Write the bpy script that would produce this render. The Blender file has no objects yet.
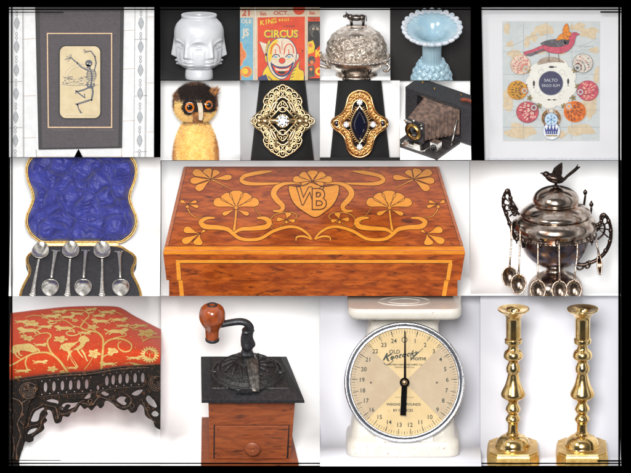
import bpy, bmesh, math, random
from mathutils import Vector, Matrix, noise
R = math.radians; PI = math.pi; sin = math.sin; cos = math.cos
random.seed(7)
S = 0.002                                   # metres per picture unit: the whole display is 1.26 m wide
D = 30.0
sc = bpy.context.scene
# ---------------------------------------------------------------- camera, world, lamps, exposure
cd = bpy.data.cameras.new('camera'); cam = bpy.data.objects.new('camera', cd); sc.collection.objects.link(cam)
cam.location = (0, -D, 0); cam.rotation_euler = (R(90), 0, 0)
cd.sensor_width = 36; cd.lens = 36*D/(631*S); cd.clip_start = 1; cd.clip_end = 200
sc.camera = cam
w = bpy.data.worlds.new('World'); sc.world = w; w.use_nodes = True
nt = w.node_tree; bgn = nt.nodes['Background']
tc = nt.nodes.new('ShaderNodeTexCoord'); sp = nt.nodes.new('ShaderNodeSeparateXYZ')
nt.links.new(tc.outputs['Generated'], sp.inputs[0])
rp = nt.nodes.new('ShaderNodeValToRGB'); mr = nt.nodes.new('ShaderNodeMapRange')
mr.inputs[1].default_value = -1; mr.inputs[2].default_value = 1
nt.links.new(sp.outputs['Y'], mr.inputs[0]); nt.links.new(mr.outputs[0], rp.inputs[0])
e = rp.color_ramp.elements
e[0].position = 0.0; e[0].color = (.09, .09, .095, 1)
e[1].position = 1.0; e[1].color = (1, 1, 1, 1)
for p_, c_ in ((.18, .10), (.26, .95), (.34, .6), (.42, 1.0)):
    k_ = e.new(p_); k_.color = (c_, c_, c_*1.02, 1)
mz = nt.nodes.new('ShaderNodeMapRange'); mz.inputs[1].default_value = -.55; mz.inputs[2].default_value = .1
mz.inputs[3].default_value = .5; mz.inputs[4].default_value = 1
nt.links.new(sp.outputs['Z'], mz.inputs[0])
mm = nt.nodes.new('ShaderNodeVectorMath'); mm.operation = 'SCALE'
nt.links.new(rp.outputs[0], mm.inputs[0]); nt.links.new(mz.outputs[0], mm.inputs['Scale'])
nt.links.new(mm.outputs[0], bgn.inputs[0]); bgn.inputs[1].default_value = 1.15
def area(name, loc, size, power):
    l = bpy.data.lights.new(name, 'AREA'); l.shape = 'RECTANGLE'; l.size = size; l.size_y = size*1.2; l.energy = power
    l.color = (1, .985, .96)
    o = bpy.data.objects.new(name, l); sc.collection.objects.link(o); o.location = loc
    o.rotation_euler = (-Vector(loc)).to_track_quat('-Z', 'Y').to_euler()
area('softbox', (-.35, -9, .95), 2.0, 1210)
area('softbox', (-3.0, -5.0, 2.4), 1.4, 130)
sc.view_settings.view_transform = 'Standard'; sc.view_settings.look = 'None'
sc.view_settings.exposure = 0.0; sc.view_settings.gamma = 1

# ---------------------------------------------------------------- materials
def lin(c, k=1.0):
    o = []
    for x in c:
        x /= 255; o.append(k*(x/12.92 if x <= .04045 else ((x+.055)/1.055)**2.4))
    return (*o, 1)
K = .56
def mk(name, c, c2=None, sc_=.2, rough=.6, metal=0, bump=0, bsc=None, stretch=(1, 1, 1), lo=.4, hi=.6, c3=None, sc3=1.0, detail=5,
       dist=0, spec=.5, coat=0, k=None, trans=0, sheen=0, kind='noise', r2=None, bdist=.5, lo3=.55, hi3=.7):
    m = bpy.data.materials.new(name); m.use_nodes = True; n = m.node_tree; L = n.links; b = n.nodes['Principled BSDF']
    k = k or (1 if metal > .5 else K)
    b.inputs['Base Color'].default_value = lin(c, k); b.inputs['Roughness'].default_value = rough
    b.inputs['Metallic'].default_value = metal; b.inputs['Specular IOR Level'].default_value = spec
    b.inputs['Coat Weight'].default_value = coat; b.inputs['Transmission Weight'].default_value = trans
    b.inputs['Sheen Weight'].default_value = sheen
    t = n.nodes.new('ShaderNodeTexCoord'); mp = n.nodes.new('ShaderNodeMapping')
    mp.inputs['Scale'].default_value = tuple(q/S for q in stretch); L.new(t.outputs['Object'], mp.inputs[0])
    def nz(s, det=detail, off=0):
        q = n.nodes.new('ShaderNodeTexNoise'); q.inputs['Scale'].default_value = s; q.inputs['Detail'].default_value = det
        q.inputs['Distortion'].default_value = dist; q.inputs['Roughness'].default_value = .6
        L.new(mp.outputs[0], q.inputs['Vector']); return q.outputs['Fac']
    def ramp(src, a, z):
        q = n.nodes.new('ShaderNodeMapRange'); q.inputs[1].default_value = a; q.inputs[2].default_value = z
        L.new(src, q.inputs[0]); return q.outputs[0]
    if c2:
        mx = n.nodes.new('ShaderNodeMix'); mx.data_type = 'RGBA'
        mx.inputs[6].default_value = lin(c, k); mx.inputs[7].default_value = lin(c2, k)
        f = ramp(nz(sc_), lo, hi); L.new(f, mx.inputs[0]); out = mx.outputs[2]
        if c3:
            m2 = n.nodes.new('ShaderNodeMix'); m2.data_type = 'RGBA'; m2.inputs[7].default_value = lin(c3, k)
            L.new(out, m2.inputs[6]); L.new(ramp(nz(sc3), lo3, hi3), m2.inputs[0]); out = m2.outputs[2]
        L.new(out, b.inputs['Base Color'])
        if r2 is not None:
            q = n.nodes.new('ShaderNodeMapRange'); q.inputs[3].default_value = rough; q.inputs[4].default_value = r2
            L.new(f, q.inputs[0]); L.new(q.outputs[0], b.inputs['Roughness'])
    if bump:
        if kind == 'voronoi':
            v = n.nodes.new('ShaderNodeTexVoronoi'); v.inputs['Scale'].default_value = bsc or .3; L.new(mp.outputs[0], v.inputs['Vector']); h = v.outputs['Distance']
        else: h = nz(bsc or sc_*3)
        bp = n.nodes.new('ShaderNodeBump'); bp.inputs['Strength'].default_value = bump; bp.inputs['Distance'].default_value = S*bdist
        L.new(h, bp.inputs['Height']); L.new(bp.outputs[0], b.inputs['Normal'])
    return m
def flat(name, c, rough=.7, **k): return mk(name, c, tuple(int(x*.93) for x in c), .35, rough, **k)

# ---------------------------------------------------------------- mesh builder (all lengths in picture units)
def cr(pts, n=8, closed=False):
    P = [Vector(p) for p in pts]; out = []
    N = len(P)
    for i in range(N if closed else N-1):
        a, b, c, d = (P[(i-1) % N], P[i], P[(i+1) % N], P[(i+2) % N]) if closed else (P[max(i-1, 0)], P[i], P[i+1], P[min(i+2, N-1)])
        for j in range(n):
            t = j/n
            out.append(.5*((2*b)+(c-a)*t+(2*a-5*b+4*c-d)*t*t+(3*b-a-3*c+d)*t**3))
    if not closed: out.append(P[-1])
    return out
class MB:
    def __init__(s): s.V = []; s.F = []; s.I = []; s.SM = []; s.mi = 0; s.T = Matrix.Identity(4); s.f = None; s.sm = True
    def v(s, p):
        s.V.append(s.T @ Vector(p)); return len(s.V)-1
    def face(s, ids, sm=None): s.F.append(tuple(ids)); s.I.append(s.mi); s.SM.append(s.sm if sm is None else sm)
    def box(s, c, d, top=(1, 1)):
        x, y, z = c; a, b, h = d[0]/2, d[1]/2, d[2]/2
        q = [s.v((x+i*a*(top[0] if k > 0 else 1), y+j*b*(top[1] if k > 0 else 1), z+k*h)) for k in (-1, 1) for i, j in ((-1, -1), (1, -1), (1, 1), (-1, 1))]
        for f in ((3, 2, 1, 0), (4, 5, 6, 7), (0, 1, 5, 4), (1, 2, 6, 5), (2, 3, 7, 6), (3, 0, 4, 7)): s.face([q[i] for i in f], False)
    def hexa(s, lo, hi):
        q = [s.v(p) for p in lo]+[s.v(p) for p in hi]; n = len(lo)
        s.face(q[:n][::-1], False); s.face(q[n:], False)
        for i in range(n): j = (i+1) % n; s.face((q[i], q[j], q[n+j], q[n+i]), False)
    def lathe(s, prof, seg=48, c=(0, 0, 0), fn=None, cap=True, sq=1.0):
        rows = []
        for r, z in prof:
            row = []
            for k in range(seg):
                a = 2*PI*k/seg
                rr, zz = fn(r, a, z) if fn else (r, z)
                row.append(s.v((c[0]+rr*cos(a), c[1]+rr*sin(a)*sq, c[2]+zz)))
            rows.append(row)
        for i in range(len(rows)-1):
            for k in range(seg):
                j = (k+1) % seg; s.face((rows[i][k], rows[i][j], rows[i+1][j], rows[i+1][k]))
        if cap:
            if prof[0][0] > .01: s.face(rows[0][::-1], False)
            if prof[-1][0] > .01: s.face(rows[-1], False)
    def ell(s, c, r, seg=20, rings=12, M_=None):
        M_ = M_ or Matrix.Identity(3); c = Vector(c)
        top = s.v(c+M_@Vector((0, 0, r[2]))); bot = s.v(c+M_@Vector((0, 0, -r[2]))); rows = []
        for i in range(1, rings):
            t = PI*i/rings
            rows.append([s.v(c+M_@Vector((r[0]*sin(t)*cos(2*PI*k/seg), r[1]*sin(t)*sin(2*PI*k/seg), r[2]*cos(t)))) for k in range(seg)])
        for k in range(seg):
            j = (k+1) % seg
            s.face((top, rows[0][k], rows[0][j])); s.face((bot, rows[-1][j], rows[-1][k]))
            for i in range(len(rows)-1): s.face((rows[i][k], rows[i+1][k], rows[i+1][j], rows[i][j]))
    def tube(s, pts, r, seg=8, closed=False, fx=1.0, fy=1.0, up=None):
        P = [Vector(p) for p in pts]; N = len(P)
        if not hasattr(r, '__len__'): r = [r]*N
        elif len(r) != N:
            r = [r[min(int(i*(len(r)-1)/(N-1)), len(r)-2)]*(1-((i*(len(r)-1)/(N-1)) % 1 if i < N-1 else 1))+r[min(int(i*(len(r)-1)/(N-1)), len(r)-2)+1]*((i*(len(r)-1)/(N-1)) % 1 if i < N-1 else 1) for i in range(N)]
        rows = []; prev = Vector(up) if up else None
        for i in range(N):
            if closed: t = P[(i+1) % N]-P[i-1]
            else: t = P[min(i+1, N-1)]-P[max(i-1, 0)]
            if t.length < 1e-9: t = Vector((0, 0, 1))
            t.normalize()
            if prev is None: prev = Vector((0, -1, 0)) if abs(t.y) < .9 else Vector((1, 0, 0))
            a = prev-t*prev.dot(t)
            if a.length < 1e-6: a = t.orthogonal()
            a.normalize(); b = t.cross(a)
            if not up: prev = a
            rows.append([s.v(P[i]+a*(r[i]*fy*cos(2*PI*k/seg))+b*(r[i]*fx*sin(2*PI*k/seg))) for k in range(seg)])
        for i in range(N if closed else N-1):
            A = rows[i]; B = rows[(i+1) % N]
            for k in range(seg): j = (k+1) % seg; s.face((A[k], A[j], B[j], B[k]))
        if not closed: s.face(rows[0][::-1]); s.face(rows[-1])
    def prism(s, pts, y0, y1, sm=False):      # outline in x,z extruded along y
        n = len(pts); a = [s.v((p[0], y0, p[1])) for p in pts]; b = [s.v((p[0], y1, p[1])) for p in pts]
        s.face(a, False); s.face(b[::-1], False)
        for i in range(n): j = (i+1) % n; s.face((a[j], a[i], b[i], b[j]), sm)
    def prismz(s, pts, z0, z1, sm=False):
        n = len(pts); a = [s.v((p[0], p[1], z0)) for p in pts]; b = [s.v((p[0], p[1], z1)) for p in pts]
        s.face(a[::-1], False); s.face(b, False)
        for i in range(n): j = (i+1) % n; s.face((a[i], a[j], b[j], b[i]), sm)
    def grid(s, f, nu, nv, closed=False):
        q = [[s.v(f(i/nu, j/nv)) for i in range(nu+1)] for j in range(nv+1)]
        for j in range(nv):
            for i in range(nu): s.face((q[j][i], q[j][i+1], q[j+1][i+1], q[j+1][i]))
        return q
    # printed / inlaid marks: u, v in picture units, mapped on to a surface by s.f(u, v, h)
    def poly(s, pts, h=.2, mi=None, ol=None, olm=None, olc=True):
        if mi is not None: s.mi = mi
        s.face([s.v(s.f(p[0], p[1], h)) for p in pts], False)
        if ol: s.line([tuple(p) for p in pts], ol, h+.06, olm, closed=True)
    def line(s, pts, wd, h=.2, mi=None, closed=False):
        if mi is not None: s.mi = mi
        P = [Vector((p[0], p[1])) for p in pts]; N = len(P)
        ws = wd if hasattr(wd, '__len__') else [wd]*2
        A = []
        for i in range(N):
            t = (P[(i+1) % N]-P[i-1]) if closed else (P[min(i+1, N-1)]-P[max(i-1, 0)])
            if t.length < 1e-9: t = Vector((1, 0))
            t.normalize(); nn = Vector((-t.y, t.x))
            q = i/(N-1)*(len(ws)-1); k = min(int(q), len(ws)-2); ww = (ws[k]*(1-(q-k))+ws[k+1]*(q-k))/2
            a, b = P[i]+nn*ww, P[i]-nn*ww
            A.append((s.v(s.f(a.x, a.y, h)), s.v(s.f(b.x, b.y, h))))
        for i in range(N if closed else N-1):
            a, b = A[i], A[(i+1) % N]; s.face((a[0], a[1], b[1], b[0]), False)
    def disc(s, u, v, r, h=.2, mi=None, ry=None, n=28, ol=None, olm=None, rot=0, sc_=None):
        ry = ry or r; pts = []
        for k in range(n):
            a = 2*PI*k/n; q = 1+(sc_[1]*abs(sin(sc_[0]*a/2)) if sc_ else 0)
            x, y = r*q*cos(a), ry*q*sin(a); pts.append((u+x*cos(rot)-y*sin(rot), v+x*sin(rot)+y*cos(rot)))
        s.poly(pts, h, mi, ol, olm)
    def arc(s, u, v, r, a0, a1, wd, h=.2, mi=None, ry=None, n=14):
        ry = ry or r
        s.line([(u+r*cos(R(a0+(a1-a0)*k/n)), v-ry*sin(R(a0+(a1-a0)*k/n))) for k in range(n+1)], wd, h, mi)
    def txt(s, st, u, v, size, h=.25, mi=None, bold=0, shear=0, rot=0, sx=1.0, al='CENTER', space=1.0):
        if mi is not None: s.mi = mi
        cu = bpy.data.curves.new('t', 'FONT'); cu.body = st; cu.size = size; cu.align_x = al; cu.align_y = 'CENTER'
        cu.offset = bold*size; cu.shear = shear; cu.resolution_u = 3; cu.space_character = space
        o = bpy.data.objects.new('t', cu); sc.collection.objects.link(o); bpy.context.view_layer.update()
        me = o.evaluated_get(bpy.context.evaluated_depsgraph_get()).to_mesh()
        ids = []
        for q in me.vertices:
            x, y = q.co.x*sx, q.co.y
            ids.append(s.v(s.f(u+x*cos(rot)+y*sin(rot), v-(y*cos(rot)-x*sin(rot)), h)))
        for p in me.polygons: s.face([ids[i] for i in p.vertices], False)
        bpy.data.objects.remove(o); bpy.data.curves.remove(cu)
    def build(s, name, mats, parent=None, bevel=0, weld=False, recalc=True, clip=True):
        me = bpy.data.meshes.new(name); bm = bmesh.new()
        vs = [bm.verts.new(p*S) for p in s.V]
        for f, i, sm in zip(s.F, s.I, s.SM):
            try: q = bm.faces.new([vs[k] for k in f]); q.material_index = i; q.smooth = sm
            except ValueError: pass
        if weld: bmesh.ops.remove_doubles(bm, verts=bm.verts, dist=1e-5)
        if recalc: bmesh.ops.recalc_face_normals(bm, faces=bm.faces)
        if bevel:
            ed = [q for q in bm.edges if len(q.link_faces) == 2 and q.calc_face_angle(0) > R(30)]
            bmesh.ops.bevel(bm, geom=ed, offset=bevel*S, segments=2, profile=.6, affect='EDGES', clamp_overlap=True)
        bm.to_mesh(me); bm.free()
        for m in (mats if isinstance(mats, (list, tuple)) else [mats]): me.materials.append(m)
        o = bpy.data.objects.new(name, me); sc.collection.objects.link(o)
        if parent: o.parent = parent
        return o
CLIP = []
def P(u, v, Y=0): return Vector(((u-315.5)*S, Y*S, (236.5-v)*S))
def tag(o, label, cat, group=None):
    o['label'] = label; o['category'] = cat
    if group: o['group'] = group
    return o
def thing(name, label, cat, u, v, Y=0, tilt=0, yaw=0, group=None, rect=None, roll=0):
    o = bpy.data.objects.new(name, None); sc.collection.objects.link(o); o.empty_display_size = .02
    o.matrix_world = Matrix.Translation(P(u, v, Y)) @ Matrix.Rotation(R(roll), 4, 'Y') @ Matrix.Rotation(R(tilt), 4, 'X') @ Matrix.Rotation(R(yaw), 4, 'Z')
    if rect: CLIP.append((o, rect))
    return tag(o, label, cat, group)
def kids(o):
    out = [q for q in bpy.data.objects if q.parent == o]
    return out+[z for q in out for z in kids(q)]
def clip_all():
    bpy.context.view_layer.update()
    for root, (u0, v0, u1, v1) in CLIP:
        for o in ([root] if root.type == 'MESH' else [])+kids(root):
            if o.type != 'MESH': continue
            mw = o.matrix_world; inv = mw.inverted(); bb = [mw @ Vector(c) for c in o.bound_box]
            pl = []
            for lim, ax, sg in (((u0-315.5)*S, 0, -1), ((u1-315.5)*S, 0, 1), ((236.5-v0)*S, 2, 1), ((236.5-v1)*S, 2, -1)):
                if any(sg*(b[ax]-lim) > 1e-6 for b in bb):
                    co = Vector((0, 0, 0)); co[ax] = lim; no = Vector((0, 0, 0)); no[ax] = sg; pl.append((co, no))
            if not pl: continue
            bm = bmesh.new(); bm.from_mesh(o.data)
            for co, no in pl:
                solid = all(len(q.link_faces) == 2 for q in bm.edges)
                r = bmesh.ops.bisect_plane(bm, geom=bm.verts[:]+bm.edges[:]+bm.faces[:], dist=1e-7, plane_co=inv @ co,
                                           plane_no=(inv.to_3x3() @ no).normalized(), clear_outer=True)
                if solid:
                    ed = [q for q in r['geom_cut'] if isinstance(q, bmesh.types.BMEdge)]
                    if ed: bmesh.ops.holes_fill(bm, edges=ed, sides=0)
            if len(bm.faces) == 0: bm.free(); bpy.data.objects.remove(o); continue
            o.data = o.data.copy(); bm.to_mesh(o.data); bm.free()
def structure(o): o['kind'] = 'structure'; return o
def front(Y=0):
    # marks on an upright sheet whose front stands at depth Y; parent Empty sits at picture point (0,0)
    def f(u, v, h=.2): return Vector((u, Y-h, -v))
    return f
def sheet(name, label, cat, rect, Y, group=None, clip=None):
    o = thing(name, label, cat, 0, 0, 0, group=group); CLIP.append((o, clip or rect)); return o
def sheet(name, label, cat, u, v, Y, rect, group=None):
    o = thing(name, label, cat, u, v, Y, group=group, rect=rect)
    def f(a, b, h=.2): return Vector((a-u, -h, -(b-v)))
    return o, f
# ---------------------------------------------------------------- backdrops and display frame
white = mk('white_sweep', (250, 250, 250), (246, 246, 246), .01, .9, detail=2, k=.95)
pure = mk('bright_white_sweep', (255, 255, 255), (252, 252, 252), .01, .9, detail=2, k=.95)
cool = mk('cool_white_sweep', (240, 240, 248), (235, 236, 244), .01, .9, detail=2, k=.76)
grey = mk('pale_grey_sweep', (222, 224, 228), (216, 218, 222), .012, .9, detail=2, k=.55)
blackb = mk('black_velvet_board', (26, 25, 27), (20, 19, 21), .05, .95, bump=.2, bsc=1.5)
slate = mk('charcoal_paper_board', (54, 50, 50), (46, 43, 43), .03, .95, bump=.2, bsc=1.5)
def backdrop(rect, m, t=0, u0=0, v0=0, Y0=0, back=90, rad=40):
    """upright card curving into a floor that slopes down towards the viewer through the point (v0, Y0)"""
    x0, top, x1, bot = rect; b = MB(); ps = []
    if t:
        tt = math.tan(R(t)); Zb = -bot; Z0 = -v0
        Yf = Y0-(Z0-Zb)/tt
        zc = Z0+(back-Y0)*tt
        # straight floor, then a rounded cove, then the upright
        ps.append((Yf, Zb)); ps.append((back-rad, zc-rad*tt))
        for k in range(1, 9):
            q = k/8; a = (back-rad, zc-rad*tt); c = (back, zc); d = (back, zc+rad)
            ps.append(((1-q)**2*a[0]+2*q*(1-q)*c[0]+q*q*d[0], (1-q)**2*a[1]+2*q*(1-q)*c[1]+q*q*d[1]))
        ps.append((back, -top))
    else: ps = [(back, -bot), (back, -top)]
    lo = [p for p in ps]
    n = len(lo)
    a = [b.v((x0-315.5, p[0], p[1]+236.5)) for p in lo]; c = [b.v((x1-315.5, p[0], p[1]+236.5)) for p in lo]
    a2 = [b.v((x0-315.5, p[0]+2.5, p[1]+236.5)) for p in lo]; c2 = [b.v((x1-315.5, p[0]+2.5, p[1]+236.5)) for p in lo]
    for i in range(n-1):
        b.face((a[i], c[i], c[i+1], a[i+1])); b.face((a2[i+1], c2[i+1], c2[i], a2[i]))
    for L_ in ((a, a2), (c2, c)):
        for i in range(n-1): b.face((L_[0][i], L_[0][i+1], L_[1][i+1], L_[1][i]), False)
    b.face((a[0], a2[0], c2[0], c[0]), False); b.face((a[-1], c[-1], c2[-1], a2[-1]), False)
    o = b.build('backdrop', m); structure(o); o['label'] = 'plain backdrop card'; CLIP.append((o, rect)); return o
L0, T0, R1, B1 = 9, 7, 621.5, 466
R_print = (L0, T0, 160, 157); R_vase = (160, T0, 240, 80); R_post = (240, T0, 320, 80); R_dish = (320, T0, 390.5, 80)
R_blue = (390.5, T0, 471, 80); R_coll = (471, T0, R1, 160); R_owl = (160, 80, 240, 160); R_ringa = (240, 80, 320, 160)
R_ringb = (320, 80, 400, 160); R_cam = (400, 80, 471, 160); R_case = (L0, 157, 160, 296); R_box = (160, 160, 471, 296)
R_urn = (471, 160, R1, 296); R_stool = (L0, 296, 160, B1); R_mill = (160, 296, 320, B1); R_scale = (320, 296, 481, B1); R_cand = (481, 296, R1, B1)
backdrop(R_print, blackb, back=20)
backdrop(R_vase, blackb, 9, v0=78, Y0=34, back=70)
backdrop(R_post, white, back=20)
backdrop(R_dish, white, 14, v0=75.9, Y0=37, back=80)
backdrop(R_blue, slate, back=70)
backdrop(R_coll, blackb, back=20)
backdrop(R_owl, pure, 10, v0=164, Y0=20, back=55)
backdrop(R_ringa, grey, back=40)
backdrop(R_ringb, white, back=40)
backdrop(R_cam, pure, 30, v0=125.6, Y0=31.5, back=85)
backdrop(R_case, pure, 46, v0=251.6, Y0=28.7, back=60, rad=10)
backdrop(R_box, pure, 35, v0=317.8, Y0=28.9, back=128)
backdrop(R_urn, white, 16, v0=299, Y0=47, back=95)
backdrop(R_stool, pure, 26, v0=466, Y0=20, back=150)
backdrop(R_mill, white, 27, v0=469.7, Y0=3.4, back=110)
backdrop(R_scale, cool, 12, v0=458, Y0=8, back=95)
backdrop(R_cand, cool, 17, v0=459.5, Y0=27.2, back=75)
fr_m = mk('black_lacquer_frame', (0, 0, 0), rough=.8, spec=0)
fr = thing('display_frame', 'wide black frame with thin black inner rods around the whole display', 'frame', 315.5, 466, -12)
def rail(u0, v0, u1, v1, Y0, Y1, nm='rail'):
    b = MB(); b.box(((u0+u1)/2-315.5, (Y0+Y1)/2+12, 466-(v0+v1)/2), (u1-u0, Y1-Y0, v1-v0)); b.build(nm, fr_m, fr)
rail(-40, -40, 671, 7, -10, -2); rail(-40, 466.1, 671, 513, -10, -2)
rail(-40, 7, 8.9, 466.1, -10, -2); rail(621.6, 7, 671, 466.1, -10, -2)
rail(11.6, 7, 12.8, 466, -15.5, -14, 'rod'); rail(618, 7, 619.9, 466, -15.5, -14, 'rod')
rail(9, 8.9, 621, 10.1, -13.9, -12.6, 'rod'); rail(9, 462.6, 621, 463.9, -13.9, -12.6, 'rod')
rail(9, 12, 64, 12.8, -13.9, -12.6, 'rod'); rail(600, 11.4, 621, 12.8, -13.9, -12.6, 'rod')
rail(9, 459.8, 61, 460.6, -13.9, -12.6, 'rod'); rail(597, 460, 621, 461.6, -13.9, -12.6, 'rod')
bb = MB(); bb.box((0, 235, 0), (690, 6, 530)); structure(bb.build('back_wall', blackb))

# ---------------------------------------------------------------- 1: matted skeleton print in a tiled frame
root, f = sheet('framed_print', 'dark matted print of a dancing skeleton in a pale tiled frame', 'framed print', 85, 157, 10, R_print)
tile = mk('bone_tile', (216, 217, 219), (204, 205, 208), .12, .45, c3=(196, 196, 198), sc3=.6, lo3=.6, hi3=.8, bump=.15, bsc=.4)
tline = flat('grout', (150, 148, 146)); warm = flat('warm_grout', (206, 184, 160)); eng = flat('engraved_grey', (140, 144, 148)); engf = flat('engraved_fill', (186, 190, 194))
b = MB(); b.f = f
b.T = Matrix.Identity(4)
def slab(b, pts, h0, h1): b.prism([(p[0]-85, -(p[1]-157)) for p in pts], -h1, -h0)
slab(b, [(9, 4), (157, 4), (153.8, 158), (9, 158)], 0, 6)
random.seed(3)
for cx, xa, xb in ((16.8, 11, 22.5), (141, 135, 146)):
    for x in (xa, xb, xb+.9 if cx < 50 else xb+1.0): b.line([(x, 7), (x+(.6 if cx < 50 else -1.2), 157)], .5, 6.1, 1)
    v = 8; k = 0
    while v < 157:
        uu = cx-(v-8)*.012
        b.line([(uu, v), (uu, v+22)], .35, 6.12, 2)
        for q in (2.2, 6.0): b.disc(uu, v+q, 1.35, 6.2, 2, ry=1.7, n=14); b.disc(uu, v+q, .75, 6.3, 0, ry=1.0, n=14)
        dm = [(uu, v+8.6), (uu+1.6, v+11.5), (uu+2.7, v+15), (uu+1.6, v+18.5), (uu, v+21.4), (uu-1.6, v+18.5), (uu-2.7, v+15), (uu-1.6, v+11.5)]
        b.poly(dm, 6.2, 3, .45, 2)
        v += 23.5; k += 1
for x0, x1, vs_ in ((23.5, 36, (39, 96, 138)), (123, 134.5, (30.5, 69, 121)), (147, 156, (17, 83, 132)), (9, 22.5, (82, 128)), (134.5, 147, (39.5, 96, 152))):
    for v in vs_: b.line([(x0, v), (x1, v-.6)], .5, 6.1, 4 if x0 != 9 and x0 != 134.5 else 1)
b.line([(36, 149.5), (36.5, 157)], .6, 6.1, 1); b.line([(121.5, 149), (121.5, 157)], .6, 6.1, 4); b.line([(36, 156.3), (122, 156.3)], .5, 6.1, 4)
b.build('tiled_frame', [tile, tline, eng, engf, warm], root)
b = MB(); slab(b, [(154.2, 4), (163, 4), (163, 158), (153.9, 158)], -4, 9); b.build('black_edge', fr_m, root)
lipm = flat('mat_recess_edge', (44, 42, 44))
matm = mk('grey_mat_board', (96, 90, 94), (84, 79, 83), .9, .9, bump=.15, bsc=2)
b = MB(); slab(b, [(35, 5), (124, 5), (122, 148), (38.5, 149.5)], 5.8, 9); b.build('mat_backing', lipm, root, bevel=.5)
b = MB(); b.f = f; slab(b, [(39.5, 10), (120.5, 10), (118.5, 146.5), (42, 148)], 8.9, 10.5)
for k in range(26):
    if k < 9 or k > 17: u = 52+k*2.4; b.line([(u, 130.4), (u+.8, 129.5), (u+1.6, 130.2)], .25, 10.6, 1)
b.build('mat', [matm, flat('pencil_grey', (150, 145, 150))], root)
gold = flat('peach_gold_fillet', (236, 200, 160))
b = MB()
for q in (((46.8, 32.8), (112.3, 32.8), (112.3, 33.9), (46.8, 33.9)), ((47.8, 126.7), (112.3, 126.7), (112.3, 127.9), (47.8, 127.9)),
          ((46.8, 33.9), (47.9, 33.9), (48.9, 126.7), (47.8, 126.7)), ((111.1, 33.9), (112.2, 33.9), (112.2, 126.7), (111.1, 126.7))): slab(b, q, 10.4, 11.4)
b.build('gold_fillet', gold, root)
def rrect(u0, v0, u1, v1, r, n=6):
    o = []
    for cx, cy, a in ((u1-r, v0+r, -90), (u1-r, v1-r, 0), (u0+r, v1-r, 90), (u0+r, v0+r, 180)):
        for k in range(n+1): q = R(a+90*k/n); o.append((cx+r*cos(q), cy+r*sin(q)))
    return o
b = MB(); slab(b, rrect(58.3, 45, 101.6, 119.2, 7), 10.3, 11.2); b.build('card_opening', lipm, root)
card = mk('aged_cream_card', (228, 210, 172), (218, 199, 160), .12, .85, c3=(206, 186, 150), sc3=.8, lo3=.58, hi3=.75)
b = MB(); b.f = f; slab(b, rrect(60, 46.2, 100.2, 118, 6), 11, 12.5)
ink = flat('blue_grey_ink', (86, 92, 108)); ink2 = flat('pale_ink', (170, 166, 160))
I = 12.6
def bone(p, w=.9, h=I+.1):
    b.line(p, w, h, 1)
    for _ in range(3): dx, dy = random.uniform(-.9, .9), random.uniform(-.8, .8); b.line([(q[0]+dx+random.uniform(-.4, .4), q[1]+dy+random.uniform(-.4, .4)) for q in p], .28, h-.02, 1)
    for q in (p[0], p[-1]): b.disc(q[0], q[1], w*.85, h+.03, 1, n=10)
b.arc(80, 80, 13, 10, 170, .3, I, 2); b.arc(80, 80, 16, 20, 160, .25, I, 2)
for k in range(60):
    u = 62+random.random()*27; v = 76.5+random.random()*8; b.line([(u, v), (u+1.2+random.random()*2, v+random.uniform(-.8, .8))], random.uniform(.25, .6), I, 1 if random.random() < .7 else 2)
for k in range(14): u = 84+random.random()*15; v = 81+random.random()*4; b.line([(u, v), (u+2, v+.3)], .3, I, 2)
b.line([(61.5, 84.5), (74, 85.5), (99, 84.8)], .4, I, 1)
# skull, ribs, pelvis, limbs
b.disc(88.9, 63.2, 3.6, I+.1, 1, ry=3.3); b.poly([(86.3, 64), (91, 65.6), (90, 68.5), (87, 68)], I+.1, 1)
for q in ((87.6, 63.4), (90.2, 64)): b.disc(*q, .75, I+.25, 0, n=10)
b.line([(87.4, 66.7), (89.8, 67.2)], .35, I+.25, 0)
bone([(89.6, 68), (91.3, 72), (92, 78), (91, 85)], 1.3)
for k in range(7):
    v = 70+k*1.7; w_ = (3.6, 4.4, 4.8, 4.8, 4.3, 3.5, 2.6)[k]
    b.line(cr([(91.5-w_, v+1.6), (91.4-w_*.8, v-.2), (91.5, v), (91.6+w_*.8, v-.2), (91.5+w_, v+1.6)], 4), .75, I+.15, 1)
b.poly([(86.5, 82.5), (90, 85), (94.5, 82.7), (95, 86), (91, 88.8), (87.3, 87)], I+.15, 1); b.disc(89, 85.4, .7, I+.3, 0, n=8); b.disc(92.8, 85.2, .7, I+.3, 0, n=8)
bone([(94.5, 70.3), (96.4, 63), (95, 56.5)]); bone([(95, 56.5), (91, 51), (86.5, 51.8)], .7)
for q in ((83.5, 50), (83.6, 52), (84.5, 53.2), (84, 49.2)): b.line([(86.5, 51.8), q], .4, I+.1, 1)
bone([(87.5, 70), (82, 67.5), (77.5, 63)]); bone([(77.5, 63), (74, 60.4), (71, 57.6)], .7)
for q in ((65.5, 58.5), (66, 56), (67.5, 61.5), (71.5, 54), (69.5, 54.5), (64.5, 60)): b.line([(71, 57.8), q], .45, I+.1, 1)
bone([(88.5, 87.5), (83, 90), (77, 91.5)], 1.2); bone([(77, 91.5), (79.5, 93.5), (84.8, 97.5)], .8); b.line([(75.5, 90), (76, 94)], .8, I+.1, 1); b.line([(84.8, 97.5), (84.5, 93.5)], .8, I+.1, 1)
bone([(92.5, 88), (93, 93), (91.6, 99.8)], 1.2); bone([(91.6, 99.8), (85, 102), (77.5, 104.3)], 1.0); bone([(77.5, 104.3), (78.3, 108), (80.6, 112.5)], .9)
b.line([(75, 103.5), (78, 105.5)], .9, I+.1, 1); b.line([(80, 111.5), (82.5, 113)], .8, I+.1, 1)
for k in range(20):
    if k != 9: u = 66+k*1.55; b.line([(u, 115.9), (u+.9, 115.5)], .35, I, 2 if k % 3 else 1)
b.build('card', [card, ink, ink2], root)
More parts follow.
